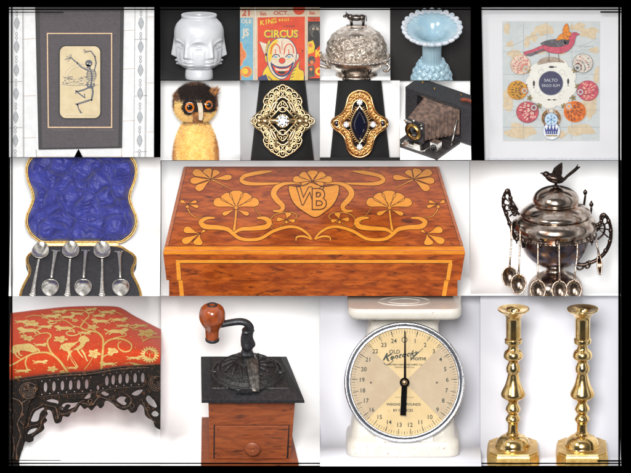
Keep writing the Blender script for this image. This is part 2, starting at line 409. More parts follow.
b = MB(); slab(b, [(74, 157.5), (78.5, 148.8), (83, 157.5)], 9, 13); b.build('stand_foot', fr_m, root)

# ---------------------------------------------------------------- 2: face vase
root = thing('face_vase', 'white glazed vase moulded with overlapping human faces against black', 'vase', 198.8, 78, 34, tilt=9, rect=R_vase)
porc = mk('white_glazed_porcelain', (226, 228, 233), (218, 221, 227), .1, .34, k=.62, bump=.05, bsc=.6)
def G(x, s): return math.exp(-(x/s)**2)
def facefn(r, a, z):
    # height z: 0 foot .. 66 rim ; faces every 60 degrees starting at -60 (front is -90)
    dr = 0
    V = 66-z
    for k in range(6):
        a0 = R(-60+60*k); d = math.degrees((a-a0+PI) % (2*PI)-PI)
        if abs(d) > 62: continue
        if 22 < V < 44:
            q = (V-22)/20; nr = 5.6*q**1.2 if V < 42 else 5.6*(1-(V-42)/2)**.5
            dr += max(nr, 0)*G(d, 4.6+3.6*q*q)
        dr += .9*G(d, 6)*G(V-43.5, 2.0)*-1
        dr += 2.4*G(d, 10)*G(V-47.2, 1.3)+2.4*G(d, 8.5)*G(V-50.8, 1.5)-2.0*G(d, 12)*G(V-49.0, .6)
        dr += -1.8*G(d, 11)*G(V-53.6, 1.5)+2.6*G(d, 12)*G(V-58, 3.0)
        dr += 1.0*G(d-19, 8)*G(V-42, 6)+1.0*G(d+19, 8)*G(V-42, 6)
        e0 = (d-30) ;
        dr += -4.4*G(e0, 13)*G(V-31, 3.6)+2.9*G(e0, 9)*G(V-32.2, 1.9)-1.2*G(e0, 9)*G(V-34.4, .5)-1.3*G(e0, 9)*G(V-30.2-.012*e0*e0, .5)
        dr += 1.7*G(e0, 17)*G(V-25.6-.008*e0*e0, 1.3)-.5*G(abs(d)-13, 4)*G(V-45, 5)
    return r+dr, z
pf = cr([(13.5, 0), (14, 3), (13.6, 8), (13.0, 10), (16.5, 12), (21, 15.5), (22.2, 20), (22.9, 26), (23.6, 32), (24.4, 38), (25, 44), (24.6, 50), (22.5, 55.5), (18.6, 59.8), (17.4, 61.5), (18, 63.6), (17.6, 65), (16.2, 65.3), (15.0, 64), (14.6, 60), (18, 54), (20, 40)], 10)
b = MB(); b.lathe([(p[0], p[1]) for p in pf], 220, fn=lambda r, a, z: facefn(r, a, z) if r > 15.5 and 12 < z < 58 else (r, z), cap=True)
b.build('body', porc, root)

# ---------------------------------------------------------------- 3: circus posters
cream = mk('poster_cream', (226, 206, 180), (214, 192, 166), .12, .8, c3=(200, 176, 150), sc3=.7, lo3=.6, hi3=.8)
red = mk('poster_red', (226, 78, 40), (214, 66, 32), .1, .75, c3=(232, 110, 70), sc3=1.1, lo3=.62, hi3=.75)
yel = mk('poster_yellow', (238, 204, 56), (226, 186, 48), .2, .75); navy = flat('poster_navy', (52, 62, 108)); blue = mk('poster_sky_blue', (112, 172, 198), (126, 180, 200), .15, .75)
dk = flat('poster_black', (36, 32, 30)); gry = mk('poster_grey', (112, 106, 100), (70, 66, 62), .5, .8); org = flat('poster_orange', (226, 130, 70)); skin = flat('poster_pale_face', (234, 216, 190)); rtx = flat('poster_text_red', (206, 84, 56))
PM = [cream, red, yel, navy, blue, dk, gry, org, skin, rtx]
G3 = 'circus posters pinned side by side'
root, f = sheet('circus_poster', 'light blue poster at the left edge reading OLE and US', 'poster', 247, 80, 12, R_post, G3)
b = MB(); b.f = f; b.box((-.5, 4, 38), (16.4, 2.4, 78)); H = -2.7
b.poly([(239, 17.5), (253, 17.5), (253, 82), (239, 82)], H, 4)
b.txt('21', 246.5, 12.6, 9.5, H+.1, 9, bold=.03)
b.txt('OLE', 246.2, 21.2, 5.6, H+.1, 8, bold=.02, sx=1.05); b.txt('Bros', 247, 24.9, 1.7, H+.1, 0)
b.txt('JS', 245.8, 32.5, 10.2, H+.1, 8, bold=.03, sx=.85)
for k in range(30): b.disc(240+random.random()*12, 37+random.random()*26, .25, H+.1, 8, n=6)
b.poly(cr([(239, 41), (242, 43), (243, 48), (246, 52), (246, 57), (243, 61), (242, 65), (239, 66)], 4), H+.15, 7, .4, 8)
b.disc(246.5, 71.5, 5.4, H+.15, 7, ol=.5, olm=2); b.disc(245, 71, 3, H+.3, 2, n=14); b.poly([(239, 68), (242, 70), (241, 80), (239, 80)], H+.2, 7)
b.build('sheet', PM, root)
root, f = sheet('circus_poster', 'orange poster with a grinning clown reading KING BROS CIRCUS', 'poster', 281, 80, 12, R_post, G3)
b = MB(); b.f = f; b.box((0, 4, 38), (51, 2.4, 80)); H = -2.7
b.poly([(257.6, 17.2), (304.8, 16.2), (304.8, 81), (257.6, 81)], H, 1, .5, 7)
b.txt('Sat.', 263.5, 13.6, 5, H+.1, 9, bold=.03); b.txt('OCT.', 281, 12.8, 5.2, H+.1, 9, bold=.03, sx=1.25); b.disc(299, 8.5, 6, H+.1, 1)
for k, ch in enumerate('KING'): b.txt(ch, 262+k*4.1, 22.6-k*.65, 6.6, H+.1, 2, bold=.03); 
for k, ch in enumerate('BROS.'): b.txt(ch, 279.6+k*2.9, 19.9-k*.15, 3.5, H+.1, 2, bold=.03)
b.txt('3 RING', 288.8, 26.2, 3.2, H+.1, 5, sx=1.2)
b.txt('CIRCUS', 281.2, 34.2, 10.4, H+.08, 3, bold=.062, sx=.96); b.txt('CIRCUS', 280.9, 33.9, 10.4, H+.14, 2, bold=.035, sx=.96)
F_ = lambda *q: cr(q, 5, True)
b.poly(F_((263, 72), (268, 64), (271, 56), (274, 62), (280, 76), (276, 84), (262, 84)), H+.12, 2, .5, 3)
b.poly([(258, 77), (266, 74), (270, 84), (258, 84)], H+.13, 3)
b.poly(F_((290, 84), (291, 74), (297, 64), (300, 60), (299, 68), (304, 72), (302, 84)), H+.12, 2, .5, 3)
b.poly([(298, 76), (305, 75), (305, 82), (298, 82)], H+.11, 6)
b.poly([(259, 41), (268.5, 44), (264.5, 54.5)], H+.16, 8, .5, 3); b.poly(F_((266, 48), (268, 41), (270, 40), (269, 48), (266, 56)), H+.2, 2, .3, 3)
b.poly(F_((264.6, 56), (267.5, 53), (268.5, 60), (266, 62)), H+.2, 2, .4, 3); b.poly(F_((295, 55), (298.4, 53.5), (298.5, 58), (295.4, 61)), H+.2, 8, .4, 3)
head = F_((282, 37.6), (290, 39.5), (295.4, 47), (296.4, 55), (294.5, 64), (290, 72), (285, 78), (279, 78.6), (272, 73), (268, 64), (267, 54), (269, 45), (275, 39))
b.poly(head, H+.3, 8, .7, 3)
b.poly(F_((275, 39.4), (270, 45), (268, 54), (269, 62), (272, 57), (273, 48), (278, 41)), H+.4, 2)
for s_, c_ in ((-1, 275.6), (1, 289)):
    b.line(cr([(c_-5, 54), (c_-3.6, 46.5), (c_, 43.6), (c_+3.6, 46.5), (c_+4.6, 53)], 4), 1.0, H+.45, 1)
    b.line(cr([(c_-3.6, 57), (c_-1, 54.4), (c_+2.6, 54.6), (c_+4, 56.6)], 4), .9, H+.45, 3); b.disc(c_, 56.8, 1.7, H+.45, 4, ry=1.1, n=12); b.line([(c_-3, 59), (c_+3, 59)], .6, H+.45, 2)
    b.line([(c_-.2, 49), (c_-.2, 54)], .8, H+.46, 1)
    b.line(cr([(c_-4*s_*-1, 61), (c_+5.0*s_, 63.6)], 3), .5, H+.45, 3)
b.line([(282, 41), (282, 50)], .5, H+.45, 1)
b.disc(282, 60.4, 3.1, H+.6, 1, ry=2.9, ol=.4, olm=3)
b.poly(F_((270.6, 62.5), (276, 65.5), (282, 66.3), (288, 65.5), (293.6, 62), (291, 70), (286.5, 75.4), (281.6, 76.6), (276.5, 74.8), (272.4, 69.5)), H+.5, 3)
b.poly(F_((272.6, 65), (277, 67.6), (282, 68.2), (287.4, 67.4), (291.6, 64.6), (289, 70.4), (285, 74), (281.6, 74.8), (277.6, 73.6), (274.4, 70)), H+.6, 1)
b.poly([(274.5, 67.2), (278, 68.6), (282, 69), (286.5, 68.6), (289.8, 67), (288.4, 70), (282, 71.2), (276, 70)], H+.7, 8)
b.poly(F_((277.5, 72), (282, 70.8), (286, 72), (282, 74)), H+.72, 5)
b.line([(268, 76), (274, 82)], .9, H+.8, 3); b.line([(266, 78), (271, 83)], .6, H+.8, 3)
for k in range(5): b.line([(297-k*1.2, 66+k*3.4), (293-k*.8, 68+k*3.2)], .5, H+.8, 3)
for q in ((302.5, 50.5, .7), (299, 48.5, .3), (284.5, 49, .7), (262, 60, .3)): b.disc(q[0], q[1], q[2], H+.9, 9 if q[0] < 290 else 5, n=9)
b.build('sheet', PM, root)
root, f = sheet('circus_poster', 'dark poster at the right edge with monkey heads and yellow letters', 'poster', 314, 80, 12, R_post, G3)
b = MB(); b.f = f; b.box((0, 4, 38), (14.5, 2.4, 80)); H = -2.7
b.txt('Sat.', 312.5, 12.6, 4.6, H+.1, 9, bold=.03, sx=1.05)
b.poly([(307.8, 16.4), (321, 16.4), (321, 82), (307.8, 82)], H, 5)
b.poly([(307.8, 17), (321, 17), (321, 21), (307.8, 21)], H+.1, 1); b.txt('THIS IS', 314.6, 19.1, 2.9, H+.2, 5, bold=.02)
b.disc(315, 30, 6, H+.1, 6, ry=7); b.disc(316, 33.5, 3.4, H+.2, 5, ry=3.6); 
for q in ((313.3, 28.5), (317.4, 28.5)): b.disc(*q, 1.2, H+.2, 0, n=10); b.disc(*q, .6, H+.3, 5, n=8)
b.poly([(308, 42), (313, 40), (315, 46), (314, 52), (308, 54)], H+.15, 2); b.disc(310.5, 45, 2, H+.3, 7)
b.poly([(308, 54), (315, 50), (321, 44), (321, 82), (308, 82)], H+.12, 1)
b.disc(311.5, 60, 3.8, H+.2, 6, ry=4.4); b.disc(311.8, 62, 2, H+.3, 7, n=12); b.disc(310.2, 57.8, .6, H+.35, 5, n=8); b.disc(313, 57.8, .6, H+.35, 5, n=8)
b.poly([(308, 66), (314, 65), (315, 76), (308, 78)], H+.2, 6); b.disc(311, 69, 1.6, H+.3, 7, n=10)
b.txt('K', 318.2, 53.5, 9.5, H+.3, 2, bold=.05); b.txt('C', 319, 71.5, 10.5, H+.3, 2, bold=.05)
b.poly([(308, 78), (321, 78), (321, 82), (308, 82)], H+.3, 5)
b.build('sheet', PM, root)

# ---------------------------------------------------------------- 4: silver butter dish
silv = mk('old_silver', (216, 206, 196), (176, 162, 150), .25, .2, 1, r2=.4)
silve = mk('engraved_silver', (236, 224, 210), (140, 124, 110), .16, .25, 1, bump=1.0, bsc=.2, r2=.42, bdist=2.2, dist=2.5, lo=.40, hi=.6)
silvd = mk('dark_cast_silver', (120, 112, 106), (70, 64, 60), .6, .32, 1, bump=.3, bsc=.8)
root = thing('butter_dish', 'round silver butter dish, engraved dome cover topped by a cow', 'butter dish', 356.5, 72, 36, tilt=14, rect=R_dish)
b = MB(); b.lathe(cr([(20, -4), (21, -2), (19, 0), (17, 1.5), (23, 4), (30, 9), (32.5, 12), (34, 14.5), (34.4, 16), (33, 17.2), (30, 17)], 5), 72); b.build('bowl', silv, root)
b = MB()
for k in range(48): a = 2*PI*k/48; b.ell((34.2*cos(a), 34.2*sin(a), 16), (1, 1, 1.0), 8, 6)
b.build('beaded_rim', silv, root)
def wob(r, a, z): return r+.35*sin(a*14+z*.9)*max(0, min(1, (z-21)/3))*(1 if z < 44 else 0)+.4*cos(a*9-z*.7)*(1 if 24 < z < 42 else 0), z
b = MB(); b.lathe(cr([(31.5, 16.5), (31, 17.5), (29.6, 18.6), (30.4, 21.5), (30, 27), (28, 33), (24.5, 38.4), (20.5, 42)], 7), 120, fn=wob, cap=False)
b.build('dome', silve, root)
b = MB(); b.lathe(cr([(20.6, 41.9), (17, 44.6), (12.5, 46.6), (11.5, 47.4), (6, 48.2), (0.1, 48.6)], 6), 72, cap=False); b.build('dome_cap', silv, root)
b = MB(); z0 = 48.4
b.ell((0, 0, z0+8), (7.6, 3, 3.3)); b.ell((5.5, 0, z0+8.4), (3.6, 2.9, 3.2)); b.ell((-6, 0, z0+8.8), (3.6, 2.6, 3.0))
b.tube([(-7, 0, z0+9.4), (-9.5, -.3, z0+11), (-11.8, -.6, z0+10)], [2.2, 1.8, 1.1], 10); b.ell((-11.6, -.6, z0+9.6), (2.0, 1.2, 1.4))
for s_ in (-1, 1): b.tube([(-9.8, s_*.8, z0+12), (-10.2, s_*2, z0+13.2), (-10.8, s_*2, z0+14)], [.6, .45, .2], 6); b.ell((-9.2, s_*2, z0+11.2), (.7, 1.1, .5), 8, 6)
for x, y in ((-5.6, -1.5), (-4.3, 1.4), (6.2, -1.5), (7.4, 1.4)): b.tube([(x, y, z0+7), (x*1.02, y, z0+3.5), (x*.98, y, z0)], [1.5, .8, .75], 8)
b.tube([(8.8, 0, z0+10.5), (10.1, 0, z0+8.5), (10, 0, z0+4.5)], [.5, .4, .6], 6)
b.box((0, 0, z0-.1), (20, 7, .9)); b.build('cow_finial', silvd, root)
b = MB()
b.tube(cr([(-27, -8, 12), (-33, -9, 15), (-38, -9, 23), (-43, -9, 26), (-45, -9, 20), (-40, -9, 12), (-32, -9, 8), (-26, -8, 6)], 6), 1.9, 10)
b.tube(cr([(-30, -9, 14), (-36, -9, 16), (-41, -9, 21)], 6), [1.2, 1.4, .8], 8); b.ell((-37, -9, 22), (2.6, 1.5, 2), 10, 8); b.build('handle', silv, root)
b = MB(); b.tube(cr([(27, -14, 12), (31, -16, 13), (33, -17, 9), (30, -17, 5), (27, -15, 6)], 5), 1.5, 8); b.ell((31, -17, 12), (2, 1.4, 2), 10, 8); b.build('handle', silv, root)
for a in (-118, -62, 62, 118):
    b = MB(); x, y = 22*cos(R(a)), 22*sin(R(a)); b.tube(cr([(x*1.15, y*1.15, 12), (x*1.3, y*1.3, 7), (x*1.05, y*1.05, 2), (x*1.2, y*1.2, -2)], 5), [2.6, 1.7, 1.5, 2.2], 10)
    b.ell((x*1.28, y*1.28, 12), (2.6, 2, 2.6), 10, 8); b.build('foot', silvd, root)
# ---------------------------------------------------------------- 5: blue hobnail vase
bl = mk('pale_blue_milk_glass', (186, 218, 232), (170, 206, 226), .06, .16, spec=.6, coat=.3)
wl = mk('white_ruffled_edge', (232, 236, 244), (210, 224, 238), .12, .16, spec=.6, coat=.3)
root = thing('ruffled_vase', 'pale blue hobnail glass vase with a white ruffled rim', 'vase', 432, 85, 44, tilt=38, rect=R_blue)
b = MB()
def hob(r, a, z):
    d = 0
    for i in range(7):
        zc = -1+i*6.0; dz = (z-zc)/3.5
        if abs(dz) < 1:
            k = 13; ph = (a*k/(2*PI)+(.5 if i % 2 else 0)) % 1-.5
            q = 1-(dz*dz+(ph*2.1)**2)
            if q > 0: d = max(d, 3.2*math.sqrt(q))
    return r+d, z
b.lathe(cr([(14, -12), (17, -6), (18.2, 0), (18.6, 6), (17.8, 13), (15.4, 20), (12, 27), (9.8, 32), (9.3, 38), (9.6, 52), (10.5, 60)], 9), 192, fn=lambda r, a, z: hob(r, a, z) if z < 31 else (r+.35*abs(sin(a*10)), z), cap=False)
b.build('body', bl, root)
def ruf(r, a, z):
    t = max(0, min(1, (r-14)/14)); k = 24; q = abs(cos(k*a/2))**.6
    return r+t*t*(3.6*q-2.2), z+t**3*(2.4*q-1.2)
b = MB(); b.mi = 0
prof = cr([(10.4, 59), (12, 62.5), (17, 66), (22, 68.5), (25.5, 70)], 6); b.lathe([tuple(p) for p in prof], 264, fn=ruf, cap=False)
b.lathe([tuple(p) for p in cr([(25.4, 71.8), (20, 70.3), (15, 66.5), (11, 61), (8.6, 56), (8, 48), (7.8, 40)], 6)], 264, fn=ruf, cap=False)
b.build('flared_mouth', bl, root)
b = MB(); b.lathe([tuple(p) for p in cr([(24.6, 69.4), (27.4, 69.4), (29.4, 71), (29.6, 73), (28, 74.2), (24.8, 72.2)], 6)], 264, fn=ruf, cap=False)
b.build('ruffled_rim', wl, root)
# ---------------------------------------------------------------- 6: framed shell collage
root, f = sheet('framed_collage', 'white matted collage of a red bird and shells on a pale map', 'framed picture', 547, 159, 12, R_coll)
wm = mk('white_mat_board', (229, 229, 233), (225, 225, 229), .02, .9, detail=2)
map_ = mk('pale_map_paper', (205, 210, 210), (196, 203, 205), .08, .85, c3=(214, 214, 208), sc3=.5)
land = mk('map_land_tan', (220, 202, 172), (208, 188, 158), .25, .85, c3=(196, 178, 152), sc3=.9)
mline = flat('map_lines', (172, 176, 178)); offw = mk('ivory_plate', (232, 230, 222), (226, 223, 214), .1, .8); indigo = mk('indigo_disc', (70, 70, 100), (62, 62, 92), .3, .8)
tx = flat('pale_lettering', (196, 200, 208)); blk = flat('ink_black', (40, 40, 44)); gld = mk('leaf_gold', (176, 146, 70), (120, 106, 56), .5, .8)
def slabc(b, pts, h0, h1): b.prism([(p[0]-547, -(p[1]-159)) for p in pts], -h1, -h0)
b = MB(); slabc(b, [(469, 5), (481.3, 5), (484.6, 162), (469, 162)], -3, 12); slabc(b, [(481, 5), (625, 5), (625, 7.1), (481, 7.1)], -3, 3); b.build('frame', fr_m, root, bevel=.4)
b = MB(); slabc(b, [(481.2, 5), (624, 5), (624, 159), (484.4, 159)], -2, 2); b.build('mat', wm, root)
greyl = flat('bottom_lip', (214, 217, 224)); b = MB(); slabc(b, [(484.4, 157.6), (624, 157.6), (624, 160), (484.4, 160)], 1.9, 3); b.build('bottom_lip', greyl, root)
b = MB(); b.f = f; slabc(b, [(502.3, 21), (600, 21), (599.5, 140.5), (503, 140.8)], 1.9, 2.5); H = 2.6
random.seed(11)
def blobp(u, v, ru, rv, n=18, j=.28):
    o = []
    for k in range(n):
        a = 2*PI*k/n; q = 1+j*noise.noise(Vector((cos(a)*1.3+u, sin(a)*1.3+v, 3.1))) * 2
        o.append((min(max(u+ru*q*cos(a), 503.4), 599), min(max(v+rv*q*sin(a), 22), 140)))
    return cr([(*p, 0) for p in o], 2, True)
for q in ((545, 30, 9, 6), (534, 36, 4, 5), (527, 42, 3, 5), (590, 32, 9, 6), (578, 27, 8, 4), (515, 54, 7, 4), (510, 44, 4, 3), (508, 100, 5, 12), (520, 131, 14, 7), (590, 104, 7, 14), (580, 130, 14, 6), (598, 75, 4, 9), (560, 51, 6, 3), (507, 28, 3, 5), (560, 134, 6, 4), (594, 50, 5, 3), (540, 52, 5, 2)): H += .02; b.poly(blobp(*q), H, 1)
for u in (523.5, 547, 572): b.line([(u, 21.5), (u, 140)], .3, H+.08, 2)
for v in (51.5, 74, 110, 127): b.line([(502.8, v), (599.6, v)], .3, H+.08, 2)
b.txt('OCCIDENTAL', 586.5, 46.4, 2.3, H+.1, 2, sx=1.1); b.txt('OCEAN', 585, 49.4, 2.0, H+.1, 2, space=1.5)
for k in range(44):
    u = random.uniform(505, 592); v = random.uniform(24, 138); b.line([(u, v), (u+random.uniform(1, 4), v+random.uniform(-1, 1))], .25, H+.1, 2)
b.line([(u_, 40+6*sin(u_*.09)) for u_ in range(505, 600, 4)], .25, H+.08, 2); b.line([(u_, 112+9*sin(u_*.07+1)) for u_ in range(505, 600, 4)], .25, H+.08, 2)
b.build('map_sheet', [map_, land, mline], root)
# scalloped plate
C_ = (551.5, 82.5)
b = MB(); b.f = f; pts = []
for k in range(120):
    a = 2*PI*k/120; q = 22.8+3.0*abs(sin(a*4.5+.2))**.7; pts.append((C_[0]+q*cos(a), C_[1]+q*sin(a)*1.02))
b.poly(pts, 3.2, 0, .25, 3)
for k in range(4):
    a = R(45+90*k); b.arc(C_[0]+15*cos(a), C_[1]+15*sin(a), 2.4, 0, 300, .3, 3.4, 3); b.arc(C_[0]+17*cos(a+.25), C_[1]+17*sin(a+.25), 1.6, 90, 330, .25, 3.4, 3)
b.disc(551, 83, 12.2, 3.4, 1, ol=.5, olm=3)
b.txt('SALTO', 551, 80.2, 4.3, 3.6, 2, sx=1.05, bold=.006); b.txt('ERGO SUM', 551, 85.6, 3.8, 3.6, 2, sx=.98, bold=.006)
def fish(u, v, a, s_=1):
    c, d = cos(a), sin(a); b.poly([(u+(x*c-y*d)*s_, v+(x*d+y*c)*s_) for x, y in ((-3.6, 0), (-1.5, -1.1), (1.5, -.9), (3, 0), (4.6, -.9), (4.2, 0), (4.6, .9), (3, 0.1), (1.5, .9), (-1.5, 1.1))], 3.5, 4)
fish(552, 66.8, 0); fish(568.3, 81.5, R(90)); fish(534, 83.5, R(90)); fish(549.3, 99.6, 0, .6); fish(554.6, 99.6, 0, .6)
b.build('plate', [offw, indigo, tx, mline, blk], root)
# gold leaves between the shells
b = MB(); b.f = f
for k in range(8):
    a = R(90+22.5+45*k) if False else R((-28, 8, 35, 62, 118, 145, 172, 208)[k])
    cx, cy = C_[0]+26.5*cos(a), C_[1]+26.5*sin(a)
    for j in range(5):
        q = a+R(72*j); l = 3.4
        b.poly([(cx, cy), (cx+l*.6*cos(q-.45), cy+l*.6*sin(q-.45)), (cx+l*cos(q), cy+l*sin(q)), (cx+l*.6*cos(q+.45), cy+l*.6*sin(q+.45))], 3.6, 0, .2, 1)
b.build('gold_leaves', [gld, blk], root)
def shell(u, v, r, base, c1, c2, name_, ang, dots=False):
    m0 = mk('shell_'+name_, base, tuple(int(x*.86) for x in base), .35, .8); m1 = flat('shell_mark_'+name_, c1); m2 = flat('shell_tone_'+name_, c2)
    b = MB(); b.f = f
    b.disc(u, v, r, 3.9, 0, ry=r*.96, n=40, ol=.4, olm=2)
    ca, sa = cos(ang), sin(ang); hx, hy = u+ca*r*.72, v+sa*r*.72
    rnd = random.Random(name_)
    for k in range(11):
        a = ang+PI+R(-62+12.4*k); n_ = 6
        for j in range(n_):
            t0, t1 = .28+j*.22, .28+j*.22+(.12+.06*rnd.random())
            L_ = r*1.52
            p = [(hx+cos(a)*L_*t, hy+sin(a)*L_*t) for t in (t0, t1)]
            if (p[1][0]-u)**2+(p[1][1]-v)**2 > (r*.93)**2: continue
            if dots: b.disc(p[0][0]+rnd.uniform(-.4, .4), p[0][1]+rnd.uniform(-.4, .4), .5+.3*rnd.random(), 4.05, 1 if rnd.random() < .6 else 2, n=8)
            else: b.line(p, .75+.3*j*.3, 4.05, 1 if (k+j) % 4 else 2)
    b.disc(hx, hy, r*.27, 4.2, 3, n=16); b.disc(hx, hy, r*.15, 4.3, 2, n=12); b.arc(hx, hy, r*.38, 0, 360, .5, 4.2, 2)
    b.build('shell', [m0, m1, m2, flat('shell_hinge_'+name_, (188, 188, 190))], root)['label'] = name_+' shell'
shell(520.5, 64.5, 10, (234, 208, 190), (206, 70, 84), (196, 150, 100), 'red and cream', R(40))
shell(517.5, 90, 9.8, (222, 160, 50), (40, 34, 40), (190, 110, 40), 'amber and black', R(5))
shell(527.5, 112, 11, (206, 92, 104), (238, 220, 196), (120, 50, 60), 'rose streaked', R(-35))
shell(551.3, 118, 10, (150, 110, 70), (50, 40, 40), (226, 212, 190), 'brown and white', R(-90))
shell(575, 111.5, 11, (222, 110, 36), (90, 34, 26), (240, 150, 60), 'bright orange', R(-140))
shell(588, 90.5, 10.5, (210, 92, 110), (236, 190, 150), (150, 60, 80), 'pink', R(170))
shell(583, 63, 10, (224, 216, 204), (190, 90, 80), (90, 84, 84), 'speckled ivory', R(140), True)
lb = flat('ice_blue', (196, 220, 238)); ib = flat('snow_blue', (90, 140, 190)); db = flat('cobalt', (44, 62, 140)); pw = flat('paper_white', (236, 238, 242))
b = MB(); b.f = f; b.disc(551.3, 119.5, 6.5, 4.6, 0, ol=.3, olm=1)
for k in range(6):
    a = R(60*k+30); p = (551.3+5*cos(a), 119.5+5*sin(a)); b.line([(551.3, 119.5), p], .6, 4.75, 1)
    for s_ in (-.5, .5): q = (551.3+3*cos(a), 119.5+3*sin(a)); b.line([q, (q[0]+1.8*cos(a+s_*1.6), q[1]+1.8*sin(a+s_*1.6))], .4, 4.8, 1)
b.build('snowflake_medallion', [lb, ib], root)
b = MB(); b.f = f; b.disc(551.6, 131, 8.6, 4.5, 0, ol=.25, olm=2)
b.poly([(544.6, 126.5), (547, 130), (548.3, 125.2), (550, 130), (551.6, 124.6), (553.2, 130), (555, 125.2), (556.2, 130), (558.6, 126.5), (557.2, 134), (546, 134)], 4.7, 1)
for u in (544.6, 548.3, 551.6, 555, 558.6): b.disc(u, 125.3, .7, 4.75, 1, n=8)
for k in range(5): b.line([(547.4+k*2.1, 131), (547.2+k*2.1, 133.5)], .5, 4.8, 0)
b.line([(545.8, 135.6), (557.4, 135.6)], 1.1, 4.8, 3); b.build('crown_medallion', [pw, db, ib, gld], root)
# bird
rb = mk('rose_feathers', (206, 92, 112), (182, 70, 92), .25, .8, c3=(226, 130, 140), sc3=.5); gw = mk('grey_feathers', (112, 108, 112), (84, 80, 86), .3, .8); bc = flat('breast_black', (52, 48, 56)); bu = mk('orange_wing', (232, 150, 50), (216, 116, 36), .4, .8); rock = mk('tan_rock', (184, 166, 150), (160, 142, 126), .3, .85)
b = MB(); b.f = f
b.poly(cr([(q[0], q[1], 0) for q in ((537.5, 64.5), (540, 59.5), (547, 56.8), (556, 57), (562.5, 60), (564.5, 62.6), (556, 61.8), (546, 63))], 3, True), 3.7, 4)
b.line([(548.4, 51), (549.2, 55), (549, 60.5)], .7, 3.8, 5); b.line([(557.4, 51), (558.6, 55), (559.4, 60.8)], .7, 3.8, 5)
for u in (549, 559.4):
    for d in (-2, 0, 2): b.line([(u, 60.2), (u+d, 61.9)], .45, 3.85, 5)
Q = lambda *p: cr([(x, y, 0) for x, y in p], 4, True)
b.poly(Q((524, 52), (532, 49.5), (541, 45.6), (547, 44), (549, 49), (542, 51.4), (534, 54.4), (526, 55.5)), 3.9, 0, .25, 2)
b.poly(Q((526, 54), (533, 52.2), (541, 49), (546, 49), (539, 52), (531, 56)), 4.0, 1)
b.poly(Q((543, 46), (550, 42), (560, 41), (567, 38), (571, 33.6), (574, 32), (577, 33), (575.6, 38), (574, 44), (569, 50), (561, 53.2), (551, 52.6), (545, 50)), 4.1, 0, .25, 2)
b.poly([(576, 31.8), (580, 34), (576.2, 35.8)], 4.2, 0, .2, 2); b.disc(574.6, 33.6, .5, 4.4, 2, n=8)
b.poly(Q((540.4, 43.4), (548, 40), (558, 39), (564, 40.4), (566, 44), (560, 46.6), (551, 46.4), (545, 45)), 4.3, 1, .25, 2)
for k in range(5): b.line([(546+k*3.2, 45.6), (549+k*3.2, 41.5)], .25, 4.42, 2)
b.poly(Q((564, 38.6), (568, 37.4), (569.6, 41), (567.4, 44.6), (564.6, 43)), 4.3, 2)
b.poly(Q((563.6, 37.6), (562.8, 30), (565, 24.6), (567.6, 23.6), (569, 29), (569, 34), (567, 37.6)), 4.5, 3, .25, 2)
b.poly(Q((556.4, 40.4), (559, 35.6), (563.4, 33), (566, 36), (569.6, 37.6), (568, 40), (563, 39)), 4.55, 3, .25, 2)
b.poly(Q((566, 33), (570, 31.6), (571.4, 34), (568.6, 36.6)), 4.6, 3, .25, 2)
b.build('bird', [rb, gw, bc, bu, rock, flat('bird_leg', (120, 100, 90))], root)

# ---------------------------------------------------------------- 7: plush owl
root = thing('plush_owl', 'small plush owl with orange ringed eyes and cream felt beak', 'toy owl', 196.5, 168, 26, rect=R_owl, tilt=4)
tan = mk('golden_plush', (248, 206, 122), (238, 180, 88), .12, .95, c3=(238, 160, 84), sc3=.35, lo3=.62, hi3=.75, sheen=.3, k=.85); tan2 = mk('pale_plush', (250, 224, 156), rough=.95, k=.85)
brn = mk('brown_plush', (148, 96, 62), (110, 68, 44), .3, .95, sheen=.3); dkb = mk('dark_brown_plush', (60, 42, 34), (44, 30, 26), .3, .95); mid = mk('rust_plush', (200, 136, 76), rough=.95, k=.8)
def fur(b, c, r, n, ln, colf, rnd, wid=.5, back=.25):
    # thousands of fine tufts standing on an ellipsoid
    for _ in range(n):
        z = rnd.uniform(-1, 1); a = rnd.uniform(0, 2*PI); q = math.sqrt(1-z*z)
        d = Vector((q*cos(a), q*sin(a), z))
        if d.y > back: continue
        p = Vector((c[0]+d.x*r[0], c[1]+d.y*r[1], c[2]+d.z*r[2]))
        nn = Vector((d.x/r[0], d.y/r[1], d.z/r[2])).normalized()
        mi, L_, dr = colf(d, p)
        if mi is None: continue
        L_ *= ln*rnd.uniform(.6, 1.2); dirv = (nn+Vector(dr)+Vector((rnd.uniform(-.45, .45), rnd.uniform(-.45, .45), rnd.uniform(-.45, .45)))).normalized()
        t = dirv.cross(Vector((rnd.uniform(-1, 1), rnd.uniform(-1, 1), rnd.uniform(-1, 1)))).normalized()*wid*.5
        b.mi = mi; p0 = p-nn*.3
        b.face((b.v(p0-t), b.v(p0+t), b.v(p0+dirv*L_)), False)
rnd = random.Random(5)
FM = [tan, brn, dkb, tan2, mid]
def bodycol(d, p):
    e = abs(d.x+.04)
    mi = 4 if e > .9 or (e > .82 and rnd.random() < .5) else (1 if e > .97 or (d.z > .8 and rnd.random() < .5) else (3 if rnd.random() < .35 else 0))
    if d.z > .86: mi = 1 if rnd.random() < .6 else 4
    return mi, 1, (0, 0, -.5)
b = MB(); b.ell((-1, 0, 10), (21.8, 17, 42), 40, 30); fur(b, (-1, 0, 10), (21.8, 17, 42), 22000, 3.0, bodycol, rnd); b.build('body', FM, root, recalc=False)
b = MB(); b.ell((-1.5, -2, 64.5), (21, 18, 19.5), 40, 24)
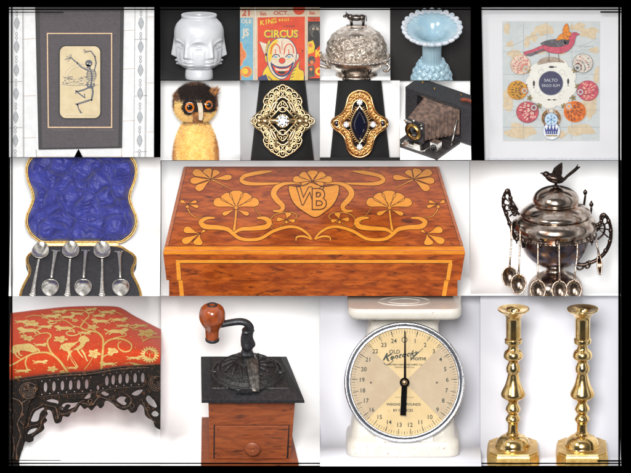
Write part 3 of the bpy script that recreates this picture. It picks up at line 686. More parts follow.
for i_f, F__ in enumerate(b.F):
    zc = sum(b.V[k].z for k in F__)/len(F__)
    xc = sum(b.V[k].x for k in F__)/len(F__); yc = sum(b.V[k].y for k in F__)/len(F__)
    dd = min(math.hypot(xc+6.8, zc-62.3), math.hypot(xc-11.8, zc-64.4)) if yc < 0 else 99
    b.I[i_f] = 2 if (zc > 63.5+abs(xc+1)*.3 or dd < 8.2) else (4 if abs(xc-2) < 6 and zc < 60 and yc < 0 else 3)
def headcol(d, p):
    x, z = p.x, p.z
    if d.z > .25 and abs(x) < 15+d.z*3: mi = 2
    elif d.z > .02+.2*rnd.random(): mi = 1 if rnd.random() < .75 else 2
    else: mi = 3 if rnd.random() < .4 else 0
    for ex, ez in ((-6.8, 62.3), (11.8, 64.4)):
        q = math.hypot(x-ex, z-ez)
        if q < 4.4 and d.y < 0: return None, 0, (0, 0, 0)
        if q < 8 and d.y < 0: mi = 2
    if abs(x-2) < 7 and 54 < z < 66 and d.y < 0: mi = 2 if z > 58 else 4
    if abs(x-1) < 5 and z < 54 and d.y < 0: mi = 4 if rnd.random() < .6 else 1
    if abs(d.x) > .93: mi = 4 if z < 62 else 1
    if d.z > .92: mi = 1 if rnd.random() < .5 else 2
    if d.z < -.85: mi = 1 if rnd.random() < .6 else 4
    return mi, 1.2 if d.z > .3 else .85, (d.x*.4, -.1, .25 if d.z > 0 else -.3)
fur(b, (-1.5, -2, 64.5), (21, 18, 19.5), 22000, 3.3, headcol, rnd)
b.build('head', FM, root, recalc=False)
for cx, sx_ in ((16, 1), (-19, -1)):
    b = MB()
    for _ in range(420 if sx_ > 0 else 160):
        q = rnd.random(); p0 = Vector((cx+rnd.uniform(-4, 3), -6+rnd.uniform(-5, 5), 76+rnd.uniform(-3, 2)-(4 if sx_ < 0 else 0))); dv = Vector((sx_*rnd.uniform(.2, 1.3), rnd.uniform(-.3, .3), rnd.uniform(.3, 1))).normalized()*rnd.uniform(3, 9 if sx_ > 0 else 5)
        t = Vector((.22, 0, -.1)); b.mi = 1 if rnd.random() < .6 else 4; b.face((b.v(p0-t), b.v(p0+t), b.v(p0+dv)), False)
    b.build('ear_tuft', FM, root, recalc=False)
orng = mk('orange_glass', (240, 128, 28), rough=.15, coat=.5); eblk = mk('black_glass', (14, 12, 14), rough=.06, coat=1)
for x, z, r, yw in ((-6.8, 62.3, 5.0, 0), (11.8, 64.4, 4.7, .74)):
    q = r*(1 if not yw else .78)
    yy = -2-18*math.sqrt(max(0, 1-((x+1.5)/21)**2-((z-64.5)/19.5)**2))-.6
    M_ = Matrix.Translation((x, yy, z)) @ Matrix.Rotation(R(90), 4, 'X')
    if yw: M_ = Matrix.Translation((x, yy, z)) @ Matrix.Rotation(R(30), 4, 'Z') @ Matrix.Rotation(R(90), 4, 'X')
    b = MB(); b.T = M_; b.lathe([(r, -1.5), (r, .2), (r*.9, 1.0), (r*.5, 1.5), (.01, 1.6)], 32); o = b.build('eye', orng, root)
    b2 = MB(); b2.T = M_; b2.lathe([(r*.62, .9), (r*.58, 1.9), (r*.35, 2.6), (.01, 2.9)], 24); b2.build('pupil', eblk, o)
    b3 = MB(); b3.T = M_; b3.tube([(r*cos(2*PI*k/28), r*sin(2*PI*k/28), .2) for k in range(28)], .6, 8, closed=True); b3.build('eye_rim', eblk, o)
felt = mk('cream_felt', (238, 224, 200), (224, 204, 176), .3, .95, bump=.3, bsc=1.2)
b = MB(); b.prism([(.3, 67), (5.4, 67), (6.6, 62), (6.8, 54), (5.6, 49.2), (2.2, 49.8), (2.0, 56), (1.6, 62)], -25, -21.5); b.build('beak', felt, root, bevel=.7)

# ---------------------------------------------------------------- 8, 9: two rings on black cones
cone_m = mk('black_velvet', (16, 15, 17), (12, 11, 13), .4, .9, bump=.3, bsc=2, sheen=0)
def cone(rect, tl, tr, bl_, br, label, Y=0):
    cx = (bl_+br)/2; r0 = (br-bl_)/2; r1 = (tr-tl)/2; ct = (tl+tr)/2
    root = thing('ring_stand', label, 'ring stand', cx, 160, 30, rect=rect, group='black cone ring stands')
    b = MB(); rows = []
    b.T = Matrix.Identity(4)
    for k in range(13):
        t = k/12; r = r0+(r1-r0)*t; rows.append([b.v(((ct-cx)*t+r*cos(2*PI*j/48), r*sin(2*PI*j/48)*.7, 80*t)) for j in range(48)])
    for k in range(12):
        for j in range(48): b.face((rows[k][j], rows[k][(j+1) % 48], rows[k+1][(j+1) % 48], rows[k+1][j]))
    b.face(rows[0][::-1]); b.face(rows[-1]); b.build('cone', cone_m, root); return root
cone(R_ringa, 259.5, 305, 250.5, 314, 'black velvet cone holding the lacy diamond ring, before grey')
r2_ = cone(R_ringb, 338, 381.5, 330, 390, 'black velvet cone holding the gold ring with dark stone')
b = MB(); b.box((0, 2, 1.2), (84, 60, 3)); b.build('base', cone_m, r2_)
gold1 = mk('antique_gold', (198, 176, 136), (146, 122, 86), .6, .3, 1); gold2 = mk('yellow_gold', (232, 186, 124), (204, 146, 86), .7, .24, 1)
dia = mk('diamond', (250, 252, 255), rough=.02, k=.95); dia_shade = mk('diamond_shade_facet', (150, 156, 168), rough=.05, metal=1); sap = mk('dark_sapphire', (14, 16, 40), rough=.04, coat=1)  # diamond glint and shade painted in: white and grey copies for alternate facets
def gem(b, c, r, n=8):
    # brilliant cut: table, star and crown facets
    c = Vector(c)
    def ring(rr, y, o=0): return [b.v(c+Vector((rr*cos(2*PI*(k+o)/n), y, rr*sin(2*PI*(k+o)/n)))) for k in range(n)]
    A = ring(r*.5, -r*.42); B = ring(r*.78, -r*.28, .5); C2 = ring(r, 0); E = b.v(c+Vector((0, r*.6, 0)))
    b.mi = 0; b.face(A, False)
    for k in range(n):
        j = (k+1) % n
        b.mi = k % 2; b.face((A[k], A[j], B[k]), False)
        b.mi = (k+1) % 2; b.face((A[j], B[j], B[k]), False)
        b.mi = 0; b.face((B[k], C2[j], B[j]), False); b.mi = 1; b.face((B[k], C2[k], C2[j]), False); b.face((C2[j], C2[k], E), False)
def curl(b, x, z, r, y, w=.5, n=12, a0=0): b.tube([(x+r*cos(a0+2*PI*k/n), y, z+r*sin(a0+2*PI*k/n)) for k in range(n)], w, 6, closed=True)
def domey(x, z, rx, rz, h): return -h*max(0, 1-(x/rx)**2*.6-(z/rz)**2*.6)
# ring A
root = thing('finger_ring', 'lacy antique gold filigree ring with one round diamond', 'ring', 282.7, 121, 6, rect=R_ringa)
b = MB(); b.tube([(29*cos(t), 29*sin(t)+8, 0) for t in [2*PI*k/60 for k in range(60)]], 2.0, 10, closed=True, fx=1.4); b.build('band', gold1, root)
OA = [(0, 33), (6.5, 29.5), (11.5, 25.5), (16, 19.5), (16, 13), (18.5, 7.6), (24, 3.6), (28.5, 0)]
full = OA+[(x, -z) for x, z in OA[-2::-1]]; full = full+[(-x, z) for x, z in full[-2:0:-1]]
b = MB()
Yd = lambda x, z: -20+ (x*x)/75+(z*z)/260
n_ = len(full)
for i, (x, z) in enumerate(full):
    curl(b, x, z, 3.3, Yd(x, z), .75, 12); curl(b, x*.97, z*.97, 1.5, Yd(x, z)-.3, .5, 8)
    x2, z2 = full[(i+1) % n_]; mx_, mz_ = (x+x2)/2, (z+z2)/2
    curl(b, mx_*.86, mz_*.86, 2.4, Yd(mx_, mz_), .6, 10); b.ell((mx_*1.02, Yd(mx_, mz_)-.4, mz_*1.02), (.9, .9, .9), 8, 6)
out = cr([(x*1.0+(2.9 if x > 0 else -2.9 if x < 0 else 0)*(abs(x)/29)**.3, 0, z+(2.8 if z > 0 else -2.8 if z < 0 else 0)) for x, z in full], 6, True)
b.tube([(p.x, Yd(p.x, p.z)+.3, p.z) for p in out], .8, 8, closed=True)
b.build('lace_border', gold1, root)
b = MB()
def loopf(pts, w, lift=0, n=6): b.tube([(p.x, Yd(p.x, p.z)-lift, p.z) for p in cr([(x, 0, z) for x, z in pts], n, True)], w, 8, closed=True)
loopf([(0, 24), (9, 17), (13, 8), (20, 0), (13, -8), (9, -17), (0, -24), (-9, -17), (-13, -8), (-20, 0), (-13, 8), (-9, 17)], 1.2, 1)
loopf([(0, 14), (8, 7), (13.5, 0), (8, -7), (0, -14), (-8, -7), (-13.5, 0), (-8, 7)], 1.0, 2)
loopf([(0, 20), (5.4, 13), (0, 9), (-5.4, 13)], .8, 1.4); loopf([(0, -20), (5.4, -13), (0, -9), (-5.4, -13)], .8, 1.4)
for s_ in (-1, 1):
    for t in (-1, 1):
        b.tube([(p.x, Yd(p.x, p.z)-1.6, p.z) for p in cr([(s_*7, 0, t*26), (s_*6.5, 0, t*18), (s_*9, 0, t*12), (s_*15, 0, t*5), (s_*22, 0, t*2.5)], 6)], [1.1, 1.3, .8], 8)
        for x, z, r in ((6.6, 22, 1.7), (8.6, 15.5, 1.7), (17.6, .8, 1.7), (11, -.0, 1.6), (2.2, 17, 1.5), (3, 12.4, 1.4), (16.6, 10.4, 1.6), (12.4, 17.6, 1.5), (7.4, 27, 1.6), (6.4, 18.6, 1.4), (10.6, 12.6, 1.5), (11, 21, 1.9), (14, 14, 1.9), (17.5, 6, 1.8), (22, 1.8, 1.6), (4, 23.5, 1.8), (4.4, 27.5, 1.6), (9, 9.5, 1.6), (13, 4, 1.5)): curl(b, s_*x, t*z, r, Yd(x, z)-.5, .5, 9)
    b.ell((s_*17.5, -18, 0), (3.4, 1.4, 2.6), 12, 8); b.ell((s_*23.5, -14, 0), (2.4, 1.4, 3), 12, 8)
b.build('filigree_plate', gold1, root)
b = MB()
for k in range(18): a = 2*PI*k/18; b.tube([(6.4*cos(a), -20.5, 6.4*sin(a)), (5.6*cos(a), -24, 5.6*sin(a))], [.9, .5], 6)
curl(b, 0, 0, 6.4, -21, .9, 24); b.build('stone_setting', gold1, root)
b = MB(); gem(b, (0, -23, 0), 5.4, 10)
for k in range(8): a = 2*PI*k/8; b.mi = 0; b.ell((5.6*cos(a), -23.6, 5.6*sin(a)), (1.0, 1, 1.0), 8, 6)
b.build('diamond', [dia, dia_shade], root)
# ring B
root = thing('finger_ring', 'yellow gold shield ring with pointed dark blue centre stone', 'ring', 359.6, 122, 6, rect=R_ringb, tilt=7)
b = MB(); b.tube([(26.6*cos(t), 26.6*sin(t)+8, 0) for t in [2*PI*k/60 for k in range(60)]], 2.0, 10, closed=True, fx=1.5); b.build('band', gold2, root)
def YB(x, z): return -20+(x*x)/70+(z*z)/240
OB = [(0, 33.4), (6.5, 31.6), (11, 27), (13, 20), (15, 14), (19, 9), (24, 6), (27.2, 3), (28, 0)]
fb = OB+[(x, -z) for x, z in OB[-2::-1]]; fb = fb+[(-x, z) for x, z in fb[-2:0:-1]]
b = MB(); o_ = cr([(x, 0, z) for x, z in fb], 6, True)
i_ = cr([(x, 0, z) for x, z in [(x*(.62 if abs(z) < 20 else .6), z*(.74)) for x, z in fb]], 6, True)
def surfring(o, i, y0, w): 
    a = [b.v((p.x, YB(p.x, p.z)+y0, p.z)) for p in o]; c = [b.v((p.x, YB(p.x, p.z)+y0-.5, p.z)) for p in i]
    d = [b.v((p.x, YB(p.x, p.z)+y0+w, p.z)) for p in o]; e_ = [b.v((p.x, YB(p.x, p.z)+y0+w, p.z)) for p in i]
    for k in range(len(o)):
        j = (k+1) % len(o); b.face((a[k], a[j], c[j], c[k])); b.face((d[k], e_[k], e_[j], d[j])); b.face((a[j], a[k], d[k], d[j])); b.face((c[k], c[j], e_[j], e_[k]))
surfring(o_, i_, .6, 1.2)
goldd = mk('pierced_gold', (222, 172, 108), (110, 64, 34), .55, .3, 1, bump=1, bsc=.8, lo=.48, hi=.56, bdist=1.5)
b.build('pierced_border', goldd, root)
b = MB(); b.tube([(p.x, YB(p.x, p.z), p.z) for p in o_], .95, 8, closed=True); b.tube([(p.x, YB(p.x, p.z)-.2, p.z) for p in i_], .7, 8, closed=True)
md = [(p.x*.5+q.x*.5, YB(p.x*.8, p.z*.85)-.1, p.z*.5+q.z*.5) for p, q in zip(o_, i_)]
for k in range(0, len(md), 4): curl(b, md[k][0], md[k][2], 2.0, md[k][1], .45, 8)
for x, z in ((0, 29), (0, -29)): b.ell((x, -18, z), (1.6, 1.2, 1.6), 10, 8)
for s_ in (-1, 1):
    curl(b, s_*23, 0, 3.6, -13.5, 1.0, 16)
b.build('border_wire', gold2, root)
b = MB()
mq = lambda r, h, n=9: [(r*(1-(abs(t)/1)**1.6)*1, h*t) for t in [1-2*k/n for k in range(n+1)]]
pr = mq(9, 19); mqf = pr+[(-x, z) for x, z in pr[-2:0:-1]]
b.tube([(x, -22, z) for x, z in mqf], 1.1, 8, closed=True, fx=.9, fy=2); b.build('stone_setting', mk('polished_gold', (250, 222, 170), rough=.12, metal=1), root)
b = MB(); pr = mq(7.9, 17.4); q1 = pr+[(-x, z) for x, z in pr[-2:0:-1]]; q2 = [(x*.6, z*.72) for x, z in q1]
A = [b.v((x, -22, z)) for x, z in q1]; B = [b.v((x, -24.6, z)) for x, z in q2]; n2 = len(A)
for k in range(n2): j = (k+1) % n2; b.face((A[k], A[j], B[j], B[k]), False)
b.face(B, False); b.face(A[::-1], False); b.build('marquise_stone', sap, root)
b = MB()
for s_ in (-1, 1):
    for t in (-1, 1):
        for k in range(8):
            q = .10+k*.105; x0, z0 = 9.6*(1-q)+.6, 19*q+.5; d = Vector((1, .55)).normalized()
            if k == 0: continue
            L_ = 4.4 if k < 6 else 3.2
            b.tube([(s_*x0, -20.6, t*z0), (s_*(x0+d.x*L_), -20.4, t*(z0+d.y*L_))], .42, 6)
b.build('spokes', gold2, root)
for x, z in ((0, 22.5), (0, -22.5), (13.4, 0), (-13.4, 0)): b = MB(); gem(b, (x, -21.5, z), 3.1, 8); b.build('small_diamond', [dia, dia_shade], root)
for s_ in (-1, 1): b = MB(); b.ell((s_*23, -14.6, 0), (1.8, 1.4, 3.2), 10, 8); b.build('side_stone', sap, root)

# ---------------------------------------------------------------- 10: folding camera
root = thing('folding_camera', 'old black folding camera with brown bellows and open bed', 'camera', 405.3, 123, 30, tilt=30, yaw=-35, rect=R_cam)
# local: x along the body, -y forwards, z up. body front face at y=0
lea = mk('black_leatherette', (58, 56, 60), (42, 40, 44), .4, .6, bump=.5, bsc=1.6); lea2 = mk('worn_black_wood', (74, 68, 68), (50, 46, 48), .2, .55, stretch=(.3, 1, 1)); dark = mk('black_interior', (14, 13, 14), rough=.8)
bel = mk('worn_bellows', (138, 110, 96), (80, 64, 58), .25, .8, c3=(168, 128, 110), sc3=.5, lo3=.55, hi3=.75, bump=.3, bsc=1); nick = mk('nickel', (226, 224, 218), (186, 182, 176), .5, .25, 1); brs = mk('tarnished_brass', (178, 140, 80), (110, 82, 48), .5, .3, 1)
b = MB(); W_, Hh, Dp = 100, 42, 24
b.box((W_/2, Dp/2, Hh-2.5), (W_, Dp, 5)); b.box((W_/2, Dp/2, 2), (W_, Dp, 4)); b.box((7, Dp/2, Hh/2-.3), (14, Dp-.4, Hh-8.6)); b.box((W_/2, Dp-1.5, Hh/2), (W_-1, 2.6, Hh-8)); b.box((83.5, Dp/2, Hh/2-.3), (33, Dp-.4, Hh-8.6))
b.build('body', lea, root, bevel=.5)
b = MB(); b.box((40.5, 17, Hh/2), (53, 8, Hh-9)); b.build('interior', dark, root)
b = MB(); b.box((40, -19, -1.2), (52, 41, 3)); b.build('bed', lea2, root, bevel=.5)
# bellows
b = MB(); n = 9; rows = []
for k in range(n*2+1):
    t = k/(n*2); hw = 20.5*(1-t)+9.5*t; hh = 15.5*(1-t)+9.5*t; q = (1.6 if k % 2 else -.5)
    cx, cz, y = 43*(1-t)+35*t, 22*(1-t)+19*t, 5-36*t
    a, c = hw+q, hh+q; ch = 2.2
    rows.append([b.v((cx+x, y, cz+z)) for x, z in ((-a+ch, -c), (a-ch, -c), (a, -c+ch), (a, c-ch), (a-ch, c), (-a+ch, c), (-a, c-ch), (-a, -c+ch))])
for k in range(len(rows)-1):
    for j in range(8): b.face((rows[k][j], rows[k][(j+1) % 8], rows[k+1][(j+1) % 8], rows[k+1][j]), False)
b.build('bellows', bel, root)
b = MB(); b.box((35, -32.5, 17.5), (21, 2.6, 23)); b.build('lens_board', lea2, root, bevel=.5)
T_ = Matrix.Translation((35, -34, 18.5)) @ Matrix.Rotation(R(90), 4, 'X')
b = MB(); b.T = T_; b.lathe([(9.6, 0), (9.6, 2), (8.6, 2.6), (7.4, 2.6), (7, 4.2), (6, 4.4), (5.6, 3)], 40); o = b.build('lens', brs, root)
b = MB(); b.T = T_; b.lathe([(9.7, .8), (10.3, 1.4), (10.2, 2.2), (9.3, 2.8)], 40, cap=False); b.build('shutter_ring', dark, o)
b = MB(); b.T = T_; b.lathe([(5.7, 3.0), (4.6, 3.4), (2.4, 4.4), (.01, 4.9)], 30); b.build('glass', eblk, o)
b = MB()
for x, z in ((35, 30.5), (26, 28), (44.5, 25)): b.ell((x, -35.6, z), (1.5, 1.2, 1.5), 10, 8)
b.box((28, -36, 28), (9, 1, 1.6)); b.tube([(42, -36, 27), (46, -37, 30)], .6, 6); b.build('shutter_levers', nick, root)
b = MB(); b.box((34, -35, 3), (20, 6, 3)); b.box((28, -37.4, 3.6), (6, 2, 5)); b.box((41, -36.6, 4.4), (8, 4, 6)); b.build('standard_foot', nick, root, bevel=.5)
b = MB(); b.tube([(22, -37, .6), (22, 0, .6)], .7, 6); b.tube([(48, -37, .6), (48, 0, .6)], .7, 6); b.tube([(20, -38.5, 1.0), (48, -38.5, 1.0)], .9, 6); b.build('rails', nick, root)
b = MB(); b.box((56, -27, 5.2), (9.5, 8, 9.5)); o = b.build('viewfinder', nick, root, bevel=.5)
b = MB(); b.T = Matrix.Translation((56, -31.2, 4.8)) @ Matrix.Rotation(R(90), 4, 'X'); b.lathe([(3.1, 0), (3.1, .8), (2.2, 1), (.01, .6)], 20); b.build('finder_lens', eblk, o)
b = MB(); b.tube([(63, -10, 1), (64.2, -1, 25)], [1.7, 1.3], 8, fx=.5); b.ell((63, -10, 1), (1.4, 1, 1.4), 8, 6); b.build('strut', nick, root)
b = MB(); b.tube([(17, -10, 1), (17, -1, 25)], [1, .8], 8, fx=.5); b.build('strut', nick, root)
b = MB(); b.prism([(20, 37.4), (62, 37.4), (62, 38.4), (20, 38.4)], -.8, .2); b.box((42, -.8, 38.6), (6, 1.2, 2.2)); b.build('face_trim', nick, root)
b = MB(); b.tube(cr([(62, 9, Hh+.2), (66, 9, Hh+2.4), (73, 9.5, Hh+2.6), (78, 10, Hh+.2)], 5), 2.1, 8, fy=.5); b.build('carry_strap', mk('brown_leather_strap', (170, 84, 50), (130, 58, 36), .4, .6), root)
for x, y, r in ((9, 18, 2), (26, 14, 1.5), (55, 19, 1.3)): b = MB(); b.ell((x, y, Hh), (r, r, .9), 10, 6); b.build('top_stud', brs, root)
# ---------------------------------------------------------------- 11: cased spoons
satin = mk('blue_satin', (60, 66, 166), (44, 48, 138), .08, .55, sheen=.25, bump=.12, bsc=.7, spec=.35); gilt = mk('gilt_edge', (206, 168, 96), (170, 128, 66), .4, .4, .6); lthr = mk('black_case_leather', (34, 32, 38), (24, 22, 26), .5, .6)
vel = mk('black_case_velvet', (46, 44, 50), (34, 32, 38), .25, .95, bump=.2, bsc=1.5, sheen=.2)
root = thing('spoon_case', 'open scalloped case with blue satin lid and black velvet tray', 'case', 81, 246, 30, rect=R_case)
half = [(50, 90.5), (54.5, 84), (56, 76), (54.5, 66), (50.5, 55), (49.6, 47), (52, 39), (55.5, 30), (55.8, 21), (52, 12), (46, 6.5), (40, 3.2), (30, 2.8)]
hp = cr([(x, 0, z) for x, z in half], 5); lidp = [(p.x, p.z) for p in hp]; lidp = lidp+[(-x, z) for x, z in lidp[::-1]]
def inset(pts, d, cx=0, cz=45): return [(x-(x-cx)/max(1e-6, math.hypot(x-cx, z-cz))*d, z-(z-cz)/max(1e-6, math.hypot(x-cx, z-cz))*d) for x, z in pts]
b = MB(); b.prism(lidp, -6, 6); b.build('lid', lthr, root)
b = MB()
b.tube([(x, -6, z) for x, z in inset(lidp, .4)], .75, 6, closed=True); b.tube([(x, -6.4, z) for x, z in inset(lidp, 2.1)], .55, 6, closed=True)
b.build('gilt_edge', gilt, root)
def cre(x, z):
    q = Vector((x*.052+3.3, z*.058, 1.7)); q = q+Vector((noise.noise(q*1.6), noise.noise(q*1.6+Vector((9, 0, 0))), 0))*.3
    d, _ = noise.voronoi(q*1.0); e1 = d[1]-d[0]
    q2 = q*2.1; d2, _ = noise.voronoi(q2); e2 = d2[1]-d2[0]
    return 2.4+7.2*min(1, e1/.6)**.55+1.0*min(1, e2/.3)**.7+2.0*noise.noise(Vector((x*.09, z*.05, 4)))+.8*noise.noise(Vector((x*.2, z*.2, 8)))
b = MB(); ins = inset(lidp, 3.0)
def xlim(z):
    # half width of the lining at height z
    best = 0
    for k in range(len(ins)//2):
        a, c = ins[k], ins[k+1]
        if (a[1]-z)*(c[1]-z) <= 0 and a[1] != c[1]: best = max(best, a[0]+(c[0]-a[0])*(z-a[1])/(c[1]-a[1]))
    return best or 30
def sat(u, v):
    z = 5.0+85*v; X = xlim(z); x = (2*u-1)*X; ed = min(1, (1-abs(2*u-1))*X/5)*min(1, v*85/3+.05)
    return (x, -5.8-cre(x, z)*ed**.7, z)
b.grid(sat, 260, 210); b.build('satin_lining', satin, root, recalc=False)
b = MB(); b.box((0, -3, 1.4), (74, 10, 2)); b.box((0, -8.4, 2.2), (30, 2, .8)); b.build('hinge', [mk('aged_brass', (150, 124, 80), (96, 76, 50), .4, .35, .8)], root)
# tray: lies 45 degrees down towards the viewer
half = [(30, 1), (40, -.4), (46, -4), (52, -7.6), (55, -11.5), (55, -17), (52.6, -22.5), (53, -29), (57, -37), (60.5, -46), (62, -56)]
TT = 46
tray = bpy.data.objects.new('tray', None)
hp = cr([(x, z, 0) for x, z in half], 5)
MT = Matrix.Translation((0, -7, 0)) @ Matrix.Rotation(R(TT), 4, 'X')
sT = sin(R(TT))
tp = [(p.x, p.y/sT) for p in hp]; tp = tp+[(-x, z) for x, z in tp[::-1]]
b = MB(); b.T = MT; b.prismz(tp, -8, 0); b.build('tray', lthr, root)
b = MB(); b.T = MT; ti = inset(tp, 1.6, 0, -36); b.prismz(ti, -.5, .5); b.build('velvet_pad', vel, root)
b = MB(); b.T = MT; b.tube([(x, z, .3) for x, z in inset(tp, .5, 0, -36)], .75, 6, closed=True); b.tube([(x, z, .6) for x, z in inset(tp, 2.2, 0, -36)], .4, 6, closed=True); b.build('gilt_edge', gilt, root)
spm = mk('spoon_silver', (222, 218, 210), (186, 180, 172), .3, .2, 1, r2=.34)
def spoon(label, bu, bv, hu, hv, flip):
    # bowl centre and handle end in picture units on the tray
    o = bpy.data.objects.new('spoon', None); sc.collection.objects.link(o)
    tag(o, label, 'spoon', 'silver spoons laid in the case'); CLIP.append((o, R_case))
    X0, X1 = bu-81, hu-81; y0, y1 = (246-bv)/sT, (246-hv)/sT
    o.matrix_world = Matrix.Translation(P(81, 246, 30)) @ Matrix.Translation(MT.to_translation()*S) @ Matrix.Rotation(R(TT), 4, 'X') @ Matrix.Translation((X0*S, y0*S, 2*S))
    L_ = math.hypot(X1-X0, y1-y0); a = math.atan2(y1-y0, X1-X0); RM = Matrix.Rotation(a, 4, 'Z')
    b = MB(); b.T = RM
    def bowl(u, v):
        t = 2*PI*u; r = v; x = -r*cos(t)*11.2*(1+.12*cos(t)); y = r*sin(t)*8.3
        return (x, y, (r*r-1)*4.2+5.4 if flip > 0 else (1-r*r)*3.6+.3)
    b.grid(bowl, 40, 12)
    b.tube([bowl(k/40, 1) for k in range(40)], .5, 6, closed=True); b.build('bowl', spm, o)
    b = MB(); b.T = RM
    pts = cr([(11, 0, 4.4 if flip > 0 else 1.8), (14, 0, 3.4), (L_*.55, 0, 3), (L_*.85, 0, 2.4), (L_, 0, 1.6)], 8)
    b.tube(pts, [1.5, 1.15, 1.3, 1.7, 2.4, 3.4], 10, fx=1, fy=.5, up=(0, 0, 1))
    if flip > 0: b.ell((L_, 0, 1.8), (2.6, 3.6, 1), 12, 8)
    else: b.box((L_, 0, 1.8), (1.6, 8.4, 1.2))
    b.build('handle', spm, o)
spoon('leftmost spoon in the case, bowl at the top under the lid', 40.2, 256, 33, 297, 1)
spoon('spoon with its bowl at the bottom, second from the left in the case', 50.6, 288, 55.6, 253.6, -1)
spoon('spoon with its bowl at the top, third from the left in the case', 70.6, 255.4, 68, 297, 1)
spoon('spoon with its bowl at the bottom, fourth from the left in the case', 83.4, 288, 85.4, 253.4, -1)
spoon('spoon with its bowl at the top, fifth from the left in the case', 102, 255.6, 102.4, 297, 1)
spoon('rightmost spoon in the case, bowl at the bottom', 121, 288, 118.8, 254.4, -1)

# ---------------------------------------------------------------- 12: inlaid box
TB = 35; sB, cB = sin(R(TB)), cos(R(TB))
root = thing('inlaid_box', 'orange and brown wooden box inlaid with flowers and a shield', 'box', 314, 308, 22, tilt=TB, rect=R_box)
burl = mk('burl_veneer', (226, 112, 36), (168, 72, 20), .12, .36, stretch=(.35, 1, 1), dist=.7, lo=.36, hi=.6, c3=(104, 46, 22), sc3=.2, lo3=.53, hi3=.7, coat=.12, detail=6, spec=.35)
inl = mk('inlay_maple', (255, 170, 56), (248, 154, 40), .3, .42, stretch=(.3, 1, 1), coat=.05, k=.66); inld = mk('inlay_outline', (86, 44, 20), rough=.5); edgew = mk('golden_edge_band', (255, 160, 34), (236, 130, 20), .2, .38, stretch=(.2, 1, 1), coat=.1, k=.64, c3=(190, 100, 24), sc3=.4, lo3=.6, hi3=.8)
side = mk('light_corner_wood', (214, 130, 90), (196, 112, 74), .2, .4)
# local frame: v=308 is z=0,y=0 ; picture v = 308-(y sB+z cB)
zt = (308-251)/cB            # height of lid's top front edge
def bx_(x0, x1, z, y): return [(x0-314, y, z), (x1-314, y, z)]
def taper(zlo, zhi, xf0, xf1, xb0, xb1, y0, dep, xl=0):
    lo = [(xf0-314+xl, y0, zlo), (xf1-314-xl, y0, zlo), (xb1-314-xl, y0+dep, zlo), (xb0-314+xl, y0+dep, zlo)]
    return lo, [(p[0]*(1 if not xl else 1), p[1], zhi) for p in lo]
dep = (251-165.5)/sB
b = MB(); lo, hi = taper(-12, (308-281)/cB, 169, 457.5, 190, 434, 1.2, dep-30); b.hexa(lo, hi); b.build('lower_body', burl, root)
b = MB(); zl = (308-280.2)/cB
b.hexa([(166.5-314, 0, zl), (460.5-314, 0, zl), (437-314, dep, zl), (186-314, dep, zl)],
       [(163.3-314, 0, zt-2), (465-314, 0, zt-2), (440-314, dep, zt-2), (182.5-314, dep, zt-2)])
b.hexa([(163.3-314, 0, zt-2), (465-314, 0, zt-2), (440-314, dep, zt-2), (182.5-314, dep, zt-2)],
       [(164.6-314, 1.2, zt), (463.8-314, 1.2, zt), (439-314, dep-1, zt), (183.6-314, dep-1, zt)])
lid = b.build('lid', burl, root)
ft = lambda u, v, h=.2: Vector((u-314, (308-zt*cB-v)/sB, zt+h*.4))     # on the lid top
ff = lambda u, v, h=.2: Vector((u-314, -h, (308-v)/cB))             # on the front
b = MB(); b.f = ft
b.poly([(163.8, 250.2), (464.6, 250.2), (463, 246), (165.6, 246)], .15, 0); b.line([(165.4, 246.2), (463, 246.2)], .5, .25, 1)
b.build('edge_band', [edgew, inld], lid)
b = MB(); b.f = ff; b.poly([(163.6, 250.8), (464.6, 250.8), (464.8, 253.4), (463.9, 254.4), (164.8, 254.4), (163.7, 253.4)], .15, 0); b.build('edge_band', [edgew, inld], lid)
b = MB(); b.f = ft
b.poly([(183.4, 166.4), (185.6, 166.4), (168.2, 246), (165, 246)], .1, 0); b.poly([(439.3, 166.4), (437, 166.4), (460.4, 246), (463.4, 246)], .1, 0)
b.line([(186, 166.8), (168.6, 246)], .45, .2, 1); b.line([(436.6, 166.8), (460, 246)], .45, .2, 1); b.line([(186, 167), (436.6, 167)], .4, .2, 1)
b.build('corner_strip', [side, inld], lid)
b = MB(); b.f = ff
b.line([(176, 261.3), (452, 261.3)], 3.2, .2, 0); b.line([(176, 259.5), (452, 259.5)], .35, .3, 1); b.line([(180, 263.2), (449, 263.2)], .5, .3, 1)
b.line([(178, 262.9), (179.2, 280)], 4.2, .2, 0); b.line([(450.3, 262.9), (447.6, 280)], 4.2, .2, 0); b.line([(180.4, 263), (181.6, 280)], .4, .3, 1); b.line([(448, 263), (445.6, 280)], .4, .3, 1)
b.build('front_inlay', [inl, inld], lid)
for q_ in ([(180.4, 281), (182, 300)], [(446.6, 281), (443.5, 300)]): b = MB(); b.f = lambda u, v, h=.2: Vector((u-314, 1.2-h, (308-v)/cB)); b.line(q_, 4.2, .2, 0); b.build('lower_inlay', [inl, inld], root)
